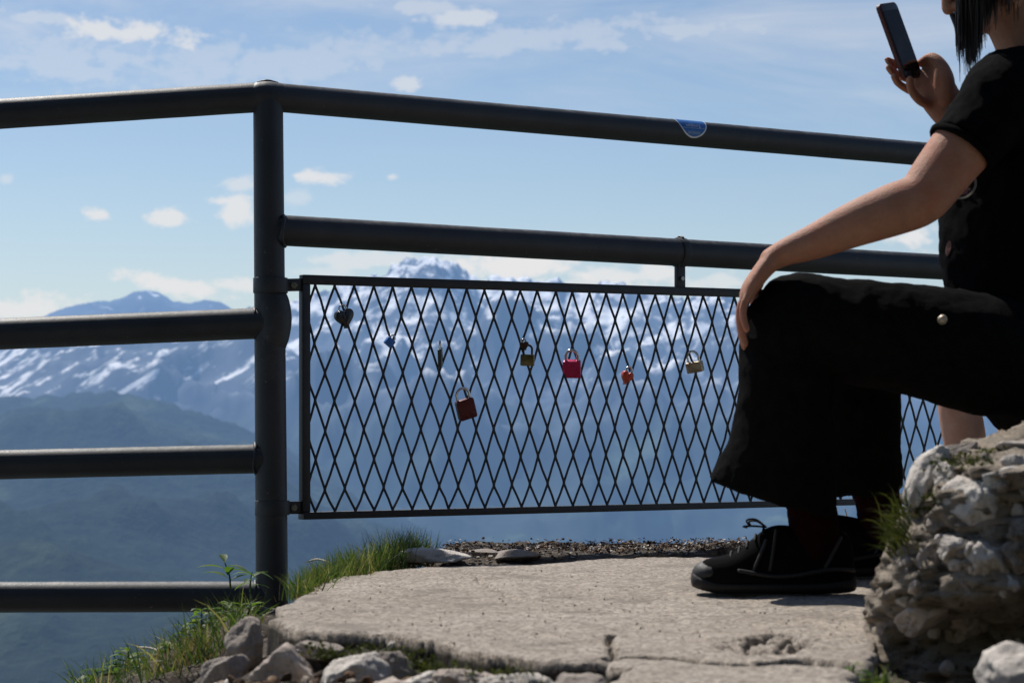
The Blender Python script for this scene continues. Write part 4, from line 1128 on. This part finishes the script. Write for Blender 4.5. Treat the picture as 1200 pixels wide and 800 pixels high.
    tube(b, [P(1226, 452, YC), P(1210, 405, YC), P(1193, 345, YC), P(1184, 290, YC), P(1184, 245, YC), P(1189, 192, YC), P(1197, 138, YC), P(1204, 98, YC), P(1207, 74, YC)],
         [(.135, .182), (.132, .178), (.128, .160), (.126, .152), (.121, .152), (.123, .160), (.112, .166), (.082, .140), (.058, .088)], 36, sub=6, cap='flat')
    tube(b, [P(1204, 98, 4.02), P(1180, 112, 3.955), P(1150, 145, 3.925), P(1127, 173, 3.908)], [.072, .074, .066, .0595], 26, sub=6, cap='flat')
    tube(b, [P(1206, 100, 4.19), P(1198, 118, 4.255), P(1190, 150, 4.30), P(1184, 182, 4.322)], [.070, .072, .064, .058], 24, sub=6, cap='flat')
    tube(b, [P(1210, 88, YC), P(1200, 62, YC)], [.080, .070], 24, sub=1, cap='flat')
    me = remesh(b, .0058, 7)
    fold(me, .008, 7, 2, (1, .6, .8)); fold(me, .0028, 15, 9, (1.3, .4, .7)); fold(me, .0015, 60, 5, (1, 1, 1), rid=False)
    tee = mko('t_shirt', me, M_TEE, root)
    cf = MB()
    c0, c1 = P(1127, 173, 3.908), P(1122, 180, 3.906); ax = (c1 - c0).normalized(); u = ax.cross(Vector((0, 1, 0))).normalized()
    pts = [c0 + (u * math.cos(2*math.pi*i/24) + ax.cross(u) * math.sin(2*math.pi*i/24)) * .0575 for i in range(25)]
    tube(cf, pts, [(.0055, .0075)] * 25, 8, ref=tuple(ax), sub=1, cap='flat'); cf.build('sleeve_cuff', M_TEE, tee)
    bv = bvh_of(me); eye = Vector((0, 0, H))
    def onto(px, py, lift=.0012):
        d = (P(px, py, 1) - eye).normalized(); h = bv.ray_cast(eye, d)
        return (h[0] + h[1] * lift) if h[0] is not None else None
    def patch(name, cx, cy, ra, rb, inner, mat, rot=0):
        V = []; Fc = []; n = 36; m = 5; ok = True
        for i in range(m + 1):
            qv = inner + (1 - inner) * i / m
            for j in range(n):
                a = 2 * math.pi * j / n; x, y = ra * qv * math.cos(a), rb * qv * math.sin(a)
                p = onto(cx + x * math.cos(R(rot)) - y * math.sin(R(rot)), cy + x * math.sin(R(rot)) + y * math.cos(R(rot)))
                if p is None: return
                V.append(p)
        for i in range(m):
            for j in range(n): Fc.append((i*n+j, i*n+(j+1) % n, (i+1)*n+(j+1) % n, (i+1)*n+j))
        mk(name, V, Fc, mat, tee)
    M_PR = simple('cream_print', (.10, .08, .06), .8, 0, .3, 200, 0); M_PRR = simple('red_print', (.07, .012, .010), .8, 0, .4, 260, 0)
    patch('print_ring', 1127, 216, 19, 17, .84, M_PR, -30)
    for (x, y, w) in ((1124, 222, 6), (1134, 222, 4), (1130, 226, 5)): patch('print_mark', x, y, w, 2.0, .05, M_PRR, -10)
    patch('print_mark', 1112, 291, 3, 9, .05, M_PRR, 10)
    # trousers
    b = MB()
    tube(b, [P(1232, 400, YC), P(1226, 420, YC), P(1220, 440, YC)], [(.130, .178), (.138, .185), (.120, .180)], 28, sub=4)
    tube(b, [P(1225, 424, 4.02), P(1150, 414, 3.985), P(1085, 402, 3.965), P(1020, 392, 3.955), P(968, 383, 3.95), P(932, 377, 3.95), P(922, 398, 3.95), P(921, 440, 3.95), P(919, 495, 3.955), P(914, 545, 3.96), P(903, 583, 3.965)],
         [.112, .106, .098, .092, .087, .084, .080, (.082, .078), (.088, .080), (.101, .082), (.115, .084)], 32, sub=6, cap='flat')
    tube(b, [P(1225, 426, 4.18), P(1150, 416, 4.23), P(1085, 404, 4.27), P(1030, 394, 4.29), P(985, 385, 4.31), P(976, 390, 4.32), P(982, 415, 4.33), P(990, 465, 4.35), P(990, 520, 4.375), P(989, 570, 4.395)],
         [.112, .106, .098, .094, .090, .090, (.098, .084), (.106, .082), (.108, .08), (.111, .082)], 32, sub=6, cap='flat')
    me = remesh(b, .0058, 5)
    fold(me, .007, 6, 4, (.9, .7, .9)); fold(me, .0024, 13, 6, (.6, .5, .8)); fold(me, .0012, 60, 5, (1, 1, 1), rid=False)
    tr = mko('trousers', me, M_TROUSER, root)
    bv2 = bvh_of(me)
    d = (P(1104, 375, 1) - eye).normalized(); h = bv2.ray_cast(eye, d)
    if h[0] is not None:
        mb = MB(); nn = h[1]; tube(mb, [h[0] - nn * .002, h[0] + nn * .0035], [.0088, .0080], 18, ref=(0, 0, 1), sub=1); mb.build('button', M_BUTTON, tr)
    # seam of the hip pocket catching the sun
    # socks and shoes
    for (ax_, ay, Yk, at) in ((955, 0, 3.985, [(946, 560), (952, 600), (955, 632), (953, 660)]), (1030, 0, 4.41, [(1012, 540), (1028, 583), (1031, 612), (1029, 640)])):
        mb = MB(); tube(mb, [P(x, y, Yk) for x, y in at], [.0450, .0435, .0430, .040], 24, sub=5); me2 = remesh(mb, .004, 2); fold(me2, .0022, 30, 1, (.4, .4, 2.2)); mko('sock', me2, M_SOCK, root)
    shoe(root, P(812, 696, 3.985).xy.to_3d() + Vector((0, 0, .001)), P(1001, 696, 3.985).xy.to_3d() + Vector((0, 0, .001)), 3.985)
    shoe(root, P(884, 676, 4.41).xy.to_3d() + Vector((0, 0, .001)), P(1056, 676, 4.41).xy.to_3d() + Vector((0, 0, .001)), 4.41)
    return root
woman()

def neighbour():
    """second sitter, hidden behind the first except for a bare shin"""
    root = thing('person', 'barelegged person almost hidden behind the one in black, only a pale shin showing', 'person', (.90, 4.78, 0))
    b = MB(); v = lambda x, y, z: Vector((x, y, z))
    tube(b, [v(1.42, 4.86, .42), v(1.43, 4.86, .58), v(1.43, 4.86, .76), v(1.44, 4.86, .88)], [(.10, .15), (.095, .13), (.11, .145), (.06, .10)], 24, sub=5)
    tube(b, [v(1.44, 4.86, .88), v(1.42, 4.86, .97), v(1.405, 4.86, 1.02)], [.052, .050, .054], 16, sub=4)
    HM = Matrix.Rotation(R(-8), 3, 'Y'); q = head_parts(b, v(1.395, 4.86, 1.08), HM)
    for y0, s in ((4.78, -1), (4.96, 1)):
        dx = .035 if s < 0 else .19
        v = lambda x, y, z: Vector((x + dx * (x < 1.41), y, z))
        tube(b, [v(1.42, y0, .40), v(1.20, y0, .425), v(1.00, y0, .43), v(.925, y0, .425), v(.895, y0, .36), v(.905, y0, .27), v(.925, y0, .16), v(.935, y0, .09), v(.935, y0, .06)],
             [.095, .082, .064, .050, .044, .045, .037, .031, .034], 20, sub=5)
        tube(b, [v(.935, y0, .06), v(.86, y0, .045), v(.78, y0, .03)], [.034, .030, .022], 14, sub=4)
        ys = 4.86 + s * .19
        tube(b, [v(1.44, 4.86 + s * .13, .84), v(1.445, ys, .80), v(1.40, ys + s * .03, .62), v(1.30, ys, .52), v(1.16, y0 + s * .02, .525), v(1.13, y0, .525)], [.050, .048, .042, .037, .025, .023], 16, sub=5)
        tube(b, [v(1.14, y0, .525), v(1.08, y0, .520), v(1.05, y0, .515)], [(.016, .028), (.015, .036), (.012, .036)], 14, sub=4)
        for dy, L in ((-.028, .05), (-.009, .062), (.010, .058), (.028, .046)):
            finger(b, [v(1.06, y0 + dy, .515), v(1.06 - L * .5, y0 + dy * 1.1, .512), v(1.06 - L, y0 + dy * 1.1, .498)], .0082, .0064)
        tube(b, [v(1.12, y0 - s * .03, .52), v(1.085, y0 - s * .05, .512), v(1.06, y0 - s * .055, .502)], [.011, .010, .008], 10, sub=4)
    v = lambda x, y, z: Vector((x, y, z))
    mko('body', remesh(b, .0042, 4), M_SKIN2, root)
    hb = MB(); ellipsoid(hb, q(.022, 0, .040), (.098, .082, .088), HM, 24); ellipsoid(hb, q(.05, 0, -.01), (.055, .074, .07), HM, 24); me = remesh(hb, .006, 3); fold(me, .006, 30, 2, (1, 1, .3)); mko('hair', me, M_HAIR, root)
    for s in (-1, 1):
        mb = MB(); ellipsoid(mb, q(-.079, s * .031, .004), (.0115, .0125, .0115), HM, 16); mb.build('eye', M_EYE, root)
    b = MB(); tube(b, [v(1.43, 4.86, .40), v(1.435, 4.86, .58), v(1.435, 4.86, .76), v(1.445, 4.86, .87), v(1.445, 4.86, .905)], [(.125, .17), (.118, .15), (.128, .162), (.08, .13), (.06, .08)], 28, sub=5, cap='flat')
    for s in (-1, 1): tube(b, [v(1.44, 4.86 + s * .12, .845), v(1.442, 4.86 + s * .19, .79), v(1.42, 4.86 + s * .215, .70)], [.068, .062, .054], 20, sub=5, cap='flat')
    me = remesh(b, .007, 5); fold(me, .005, 9, 1); mko('t_shirt', me, M_SHORTS, root)
    b = MB(); tube(b, [v(1.43, 4.86, .52), v(1.43, 4.86, .42), v(1.42, 4.86, .36)], [(.12, .165), (.125, .17), (.11, .165)], 24, sub=4)
    for y0 in (4.78, 4.96): tube(b, [v(1.42, y0, .405), v(1.25, y0, .425), v(1.10, y0, .432)], [.108, .100, .088], 24, sub=5, cap='flat')
    me = remesh(b, .007, 5); fold(me, .005, 9, 4); mko('shorts', me, M_SHORTS, root)
    for y0, dx in ((4.78, .035), (4.96, .19)): shoe(root, v(.72 + dx, y0, .001), v(.985 + dx, y0, .001), y0)
neighbour()

# ------------------------------------------------------------------ phone
def build_phone():
    bc = P(1069.5, 92.5, 4.298); tcn = P(1037.5, 4.5, 4.298)
    L = tcn - bc; ln = L.length; ez_ = L.normalized()
    w0 = Vector((.64, .77, 0)); w0 = (w0 - ez_ * w0.dot(ez_)).normalized()
    n = w0.cross(ez_); n = n.normalized()
    if n.y > 0: n = -n                                    # screen side, toward the viewer and the holder
    c = (bc + tcn) / 2; W = .0725
    M = Matrix((w0, n, ez_)).transposed()
    root = thing('smartphone', 'dark smartphone in a reddish case held up in the raised hand', 'phone', c)
    def slab(w, h, d, r, yoff):
        pts = []
        for cx, cz, a0 in ((w/2-r, h/2-r, 0), (-w/2+r, h/2-r, 90), (-w/2+r, -h/2+r, 180), (w/2-r, -h/2+r, 270)):
            for i in range(7):
                a = R(a0 + i * 15); pts.append((cx + r*math.cos(a), cz + r*math.sin(a)))
        V, Fc = outline_extrude(pts, d); mb = MB(); mb.add([M @ (Vector(v) + Vector((0, yoff, 0))) + c for v in V], Fc); return mb
    mred = simple('red_case', (.085, .014, .012), .5, 0, .2, 150); mscr = simple('screen_glass', (.006, .0065, .0085), .12, 0, .1, 20, 0, spec=.12); mbez = simple('black_bezel', (.007, .007, .007), .3, 0, .1, 60, 0)
    bevelled('case', slab(W, ln, .0092, .0105, 0), mred, root, .0018, 3)
    bevelled('bezel', slab(W - .005, ln - .005, .0012, .0085, .0049), mbez, root, .0004, 2)
    mk_ = slab(W - .009, ln - .030, .0006, .002, .0057); mk_.build('screen', mscr, root, False)
    mb = MB(); hc = M @ Vector((0, .0056, -ln / 2 + .010)) + c; tube(mb, [hc - n * .0003, hc + n * .0006], [.0055, .0055], 20, ref=tuple(w0), sub=1, cap='flat'); mb.build('home_button', mscr, root, False)
build_phone()

# ------------------------------------------------------------------ vegetation
def blade(mb, p, d, L, w, droop, seg=4):
    d = Vector(d).normalized(); s = d.cross(Vector((random.uniform(-1, 1), random.uniform(-1, 1), .2))).normalized()
    V = []; q = Vector(p); st = L / seg; dr = d.copy()
    for i in range(seg):
        ww = w * (1 - (i / seg) ** 1.5) / 2
        V += [q + s * ww, q - s * ww]; q = q + dr * st; dr = (dr + Vector((0, 0, -droop * (i + 1) / seg)) + Vector((d.x, d.y, 0)) * droop * .4).normalized()
    V.append(q); Fc = [(2*i, 2*i+1, 2*i+3, 2*i+2) for i in range(seg - 1)] + [(2*seg-2, 2*seg-1, 2*seg)]
    mb.add(V, Fc)
def leaf(mb, p, d, L, w, n=(0, 0, 1), droop=.35):
    d = Vector(d).normalized(); n = Vector(n); s = d.cross(n).normalized(); n = s.cross(d)
    prof = [0, .55, .95, 1, .82, .5, 0]; V = []; m = len(prof) - 1
    for i, f in enumerate(prof):
        t = i / m; c = Vector(p) + d * L * t - Vector((0, 0, 1)) * droop * L * t * t
        V += [c + s * w / 2 * f + n * w * .14 * f, c - n * 0, c - s * w / 2 * f + n * w * .14 * f]
    Fc = []
    for i in range(m): Fc += [(3*i, 3*i+1, 3*i+4, 3*i+3), (3*i+1, 3*i+2, 3*i+5, 3*i+4)]
    mb.add(V, Fc)
def rd(up=1.0, sp=.5): return (random.gauss(0, sp), random.gauss(0, sp), up)
def tuft(pts, n, Lr, wr, sp, droop, bias=(0, 0)):
    mb = MB()
    for i in range(n):
        x, y, z, f = random.choice(pts); x += random.gauss(0, .014); y += random.gauss(0, .06)
        d = rd(1, sp); blade(mb, (x, y, z), (d[0] + bias[0], d[1] + bias[1], d[2]), random.uniform(*Lr) * f, random.uniform(*wr), droop * random.uniform(.3, 1.3))
    return mb
# the tuft between the post and the slab
pts = []
for i in range(60):
    px = random.uniform(352, 498); yb = np.interp(px, [338, 370, 430, 498], [705, 686, 669, 655]); g = G(px, yb); g.y += random.uniform(.05, .22)
    zb = P(px, yb - 2, g.y).z
    pts.append((P(px, 600, g.y).x, g.y, zb - .012, np.interp(px, [338, 400, 470, 498], [.55, .68, 1.0, .75])))
tag(tuft(pts, 2400, (.045, .110), (.0014, .0030), .32, .30, (.0, 0)).build('grass_tuft', M_GRASS, smooth=False), 'green grass tuft leaning between the post and the slab under the mesh', 'grass', kind='stuff')
pts2 = [p for p in pts if random.random() < .5]
tag(tuft(pts2, 220, (.03, .07), (.0014, .003), .6, .6).build('dry_grass', M_GRASSD, smooth=False), 'withered brown blades at the base of the green tuft', 'grass', kind='stuff')
# bank left of the post
bank = []
for i in range(140):
    px = random.uniform(92, 298); py = np.interp(px, [92, 180, 230, 270, 300], [815, 790, 764, 742, 730]); Y = random.uniform(4.0, 5.0)
    p = P(px, py, Y); bank.append((p.x, p.y, p.z - .02, 1.0))
# the bank itself
def build_bank():
    mb = MB(); cs = []
    for px, py, Y, r in ((310, 752, 4.75, .07), (282, 765, 4.6, .075), (250, 792, 4.5, .08), (205, 822, 4.4, .08), (150, 842, 4.35, .08), (96, 860, 4.3, .08), (40, 880, 4.3, .08), (300, 800, 4.3, .10), (250, 840, 4.2, .12), (180, 880, 4.2, .12)):
        V, Fc = stone_mesh(P(px, py, Y), (r * 2.3, r * 5, r * 2), int(px), lvl=4, rough=.25); mb.add(V.tolist(), Fc.tolist())
    struct(mk('earth_bank', *( (lambda me: ([tuple(v.co) for v in me.vertices], [tuple(p.vertices) for p in me.polygons]))(remesh(mb, .012, 3)) ), M_EARTH))
build_bank()
tag(tuft(bank, 1100, (.05, .12), (.002, .0045), .42, .4).build('grass', M_GRASS, smooth=False), 'bright green grass growing down the bank left of the post', 'grass', kind='stuff')
dry = [b for b in bank if P(200, 0, b[1]).x < b[0] < P(285, 0, b[1]).x]
tag(tuft(dry, 420, (.04, .10), (.0015, .003), .5, .9, (-.4, 0)).build('dry_grass', M_GRASSD, smooth=False), 'brown withered grass hanging over the bank beside the dark stone', 'grass', kind='stuff')
def weed(px, py, Y, h, n, L, w, lab, lean=(0, 0), seed=1):
    random.seed(seed); base = P(px, py, Y); root = thing('weed', lab, 'plant', base, 'leafy weeds on the bank')
    st = MB(); top = base + Vector((lean[0], lean[1], h)); pts = [base, base + Vector((lean[0] * .2, 0, h * .5)), top]
    tube(st, pts, [.0022, .0018, .0012], 6, sub=4); st.build('stem', M_LEAF, root)
    lf = MB()
    for i in range(n):
        t = .25 + .75 * i / max(1, n - 1); p = base.lerp(top, t); a = i * 2.4 + random.uniform(-.3, .3); s = .55 + .45 * (1 - abs(t - .6))
        leaf(lf, p, (math.cos(a), math.sin(a) * .6, random.uniform(.1, .6)), L * s * random.uniform(.8, 1.2), w * s, (0, 0, 1), random.uniform(.2, .6))
    lf.build('leaves', M_LEAF, root)
weed(270, 688, 4.9, .052, 7, 0.075, 0.022, 'young nettle like weed poking up behind the bottom rail beside the post', (-.012, 0), 2)
weed(293, 692, 5.0, .04, 6, 0.058, 0.016, 'second small weed between the nettle like one and the post', (.004, 0), 3)
weed(150, 806, 4.4, .070, 16, 0.052, 0.023, 'round bushy weed low on the bank at the left end of the grass', (0, 0), 4)
weed(118, 812, 4.4, .045, 12, 0.047, 0.022, 'lowest leafy weed at the far left of the bank', (-.01, 0), 5)
weed(236, 760, 4.45, .075, 22, 0.039, 0.018, 'dense small leaved weed in the middle of the bank', (0, 0), 6)
weed(262, 742, 4.55, .06, 18, 0.039, 0.018, 'small leaved weed right under the bottom rail', (.01, 0), 7)
weed(290, 728, 4.6, .035, 14, 0.036, 0.018, 'yellowish leaved weed touching the foot of the post', (.01, 0), 8)
weed(1000, 812, 2.78, .034, 9, 0.024, 0.011, 'bright green weed growing at the foot of the big rock', (0, 0), 9)
weed(1018, 812, 2.76, .022, 8, 0.024, 0.012, 'lower weed squeezed against the foot of the big rock', (.004, 0), 10)
def straw(p, lab):
    mb = MB(); tube(mb, [P(*a) for a in p], [.0018, .0022, .0018, .0010], 6, sub=5); tag(mb.build('straw', M_STRAW), lab, 'dry stalk')
weed(196, 786, 4.3, .05, 18, 0.039, 0.019, 'bushy small leaved weed below the pale stalk', (.004, 0), 11)
weed(214, 768, 4.6, .06, 14, 0.047, 0.016, 'upright weed between the pale stalk and the dense weed', (.006, 0), 12)
weed(276, 752, 4.4, .05, 20, 0.039, 0.019, 'thick bright weed leaning over the dark stones', (-.01, 0), 13)
straw([(160, 758, 4.35), (176, 759, 4.33), (192, 764, 4.3), (212, 769, 4.3)], 'pale bleached stalk lying across the grass of the bank')
straw([(360, 658, 5.1), (372, 655, 5.08), (386, 659, 5.05), (402, 667, 5.05)], 'pale bent stalk lying over the grass tuft behind the slab')
straw([(983, 618, 4.9), (989, 611, 4.9), (992, 604, 4.9), (990, 596, 4.9)], 'thin dry stalk standing between the two shoes')

# moss in the joints and on the rock
random.seed(12)
def moss(pts, n, L, name, lab):
    mb = MB()
    for i in range(n):
        p = Vector(random.choice(pts)) + Vector((random.gauss(0, .010), random.gauss(0, .010), random.gauss(0, .003)))
        if random.random() < .55: leaf(mb, p, rd(.9, .8), L * random.uniform(.5, 1.2), L * .5, (random.uniform(-1, 1), random.uniform(-1, 1), .6), .3)
        else: blade(mb, p, rd(1, .7), L * random.uniform(.8, 1.8), L * .16, .4, 3)
    return tag(mb.build(name, M_MOSS, smooth=False), lab, 'moss', kind='stuff')
ln = [(372, 742), (392, 743), (420, 744), (446, 747), (476, 750), (500, 755), (515, 762), (530, 765), (560, 770), (590, 774), (610, 776), (640, 779)]
mp_ = []
for i in range(len(ln) - 1):
    for k in range(5):
        t = k / 5; a = ln[i][0] * (1 - t) + ln[i+1][0] * t; b = ln[i][1] * (1 - t) + ln[i+1][1] * t + 3
        if perlin(np.array([a * .03]), np.array([2.0]))[0] > -.30: g_ = G(a, b, 0); mp_.append(Vector((g_.x, g_.y - .010 - random.random() * .03, -.010 - random.random() * .022)))
moss(mp_, 900, .011, 'moss', 'dark green moss filling the joint under the front edge of the slab')
eye = Vector((0, 0, H)); rp = []
for px, py, s in ((1142, 545, 12), (1128, 540, 8), (1108, 553, 5), (1112, 545, 7), (1155, 532, 6), (1082, 600, 6), (1090, 585, 5)):
    for k in range(6):
        d = (P(px + random.gauss(0, s), py + random.gauss(0, s * .45), 1) - eye).normalized(); h = ROCKBV.ray_cast(eye, d)
        if h[0] is not None: rp.append(h[0])
mo = moss(rp, 420, .011, 'moss', 'yellow green moss patches on top of the big rock')
gp = []
for k in range(26):
    d = (P(random.uniform(1040, 1066), random.uniform(596, 650), 1) - eye).normalized(); h = ROCKBV.ray_cast(eye, d)
    if h[0] is not None: gp.append((h[0].x, h[0].y, h[0].z, 1.0))
if not gp: gp = [(.55, 3.2, .15, 1.0)]
mb = MB()
for i in range(150):
    x, y, z, f = random.choice(gp); blade(mb, (x + random.gauss(0, .006), y + random.uniform(-.03, .01), z + random.gauss(0, .01)), (random.gauss(-.5, .35), random.gauss(-.2, .3), random.uniform(.5, 1.2)), random.uniform(.025, .055), random.uniform(.0018, .0032), .6)
tag(mb.build('grass_tuft', M_MOSS, smooth=False), 'small dark grass tuft growing from the left edge of the big rock', 'grass', kind='stuff')
mb = MB()
for k in range(60):
    px = random.uniform(1020, 1045); blade(mb, G(px, random.uniform(795, 812)), rd(1, .4), random.uniform(.01, .03), .002, .5)
tag(mb.build('grass', M_GRASS, smooth=False), 'few green blades at the bottom edge by the foot of the rock', 'grass', kind='stuff')

# leaf litter and grit along the back edge
def litter():
    rg = np.random.default_rng(31); mb = MB()
    for k in range(5200):
        px = rg.uniform(470, 1120); yb = np.interp(px, [470, 520, 700, 900, 1120], [655, 650, 646, 643, 640]); py = yb + rg.normal(0, 4.5)
        g = G(px, min(py, np.interp(px, [470, 640, 900, 1120], [660, 656, 646, 640]))); g.y = min(g.y, 5.60)
        z = max(ez(g.x, g.y), -.02) + rg.uniform(0, .012) + .010 * max(0, perlin(np.array([g.x * 7]), np.array([3.0]))[0])
        if rg.random() < .85:
            L = rg.uniform(.005, .014); a = rg.uniform(0, 6.28); leaf(mb, (g.x, g.y, z), (math.cos(a), math.sin(a), rg.normal(0, .18)), L, L * rg.uniform(.3, .7), (rg.normal(0, .3), rg.normal(0, .3), 1), rg.normal(0, .3))
        else:
            s = rg.uniform(.003, .008); V, Fc = stone_mesh((g.x, g.y, z), (s, s, s * .7), int(rg.integers(1e6)), lvl=2, cuts=6); mb.add(V.tolist(), Fc.tolist())
    tag(mb.build('leaf_litter', M_LITTER, smooth=False), 'brown dead leaves and pale grit along the back edge of the ledge', 'leaf litter', kind='stuff')
litter()
# a scatter of grit on the slab
gs = []
rg = np.random.default_rng(8)
for k in range(200):
    px, py = rg.uniform(345, 1010), rg.uniform(668, 765); g = G(px, py); gs.append((g.x, g.y, float(slab_z(np.array([[g.x]]), np.array([[g.y]]))[0, 0]) + .001))
gravel('grit', gs, .0015, .0042, M_GREYST, 'fine loose grit scattered over the concrete slab', 15)
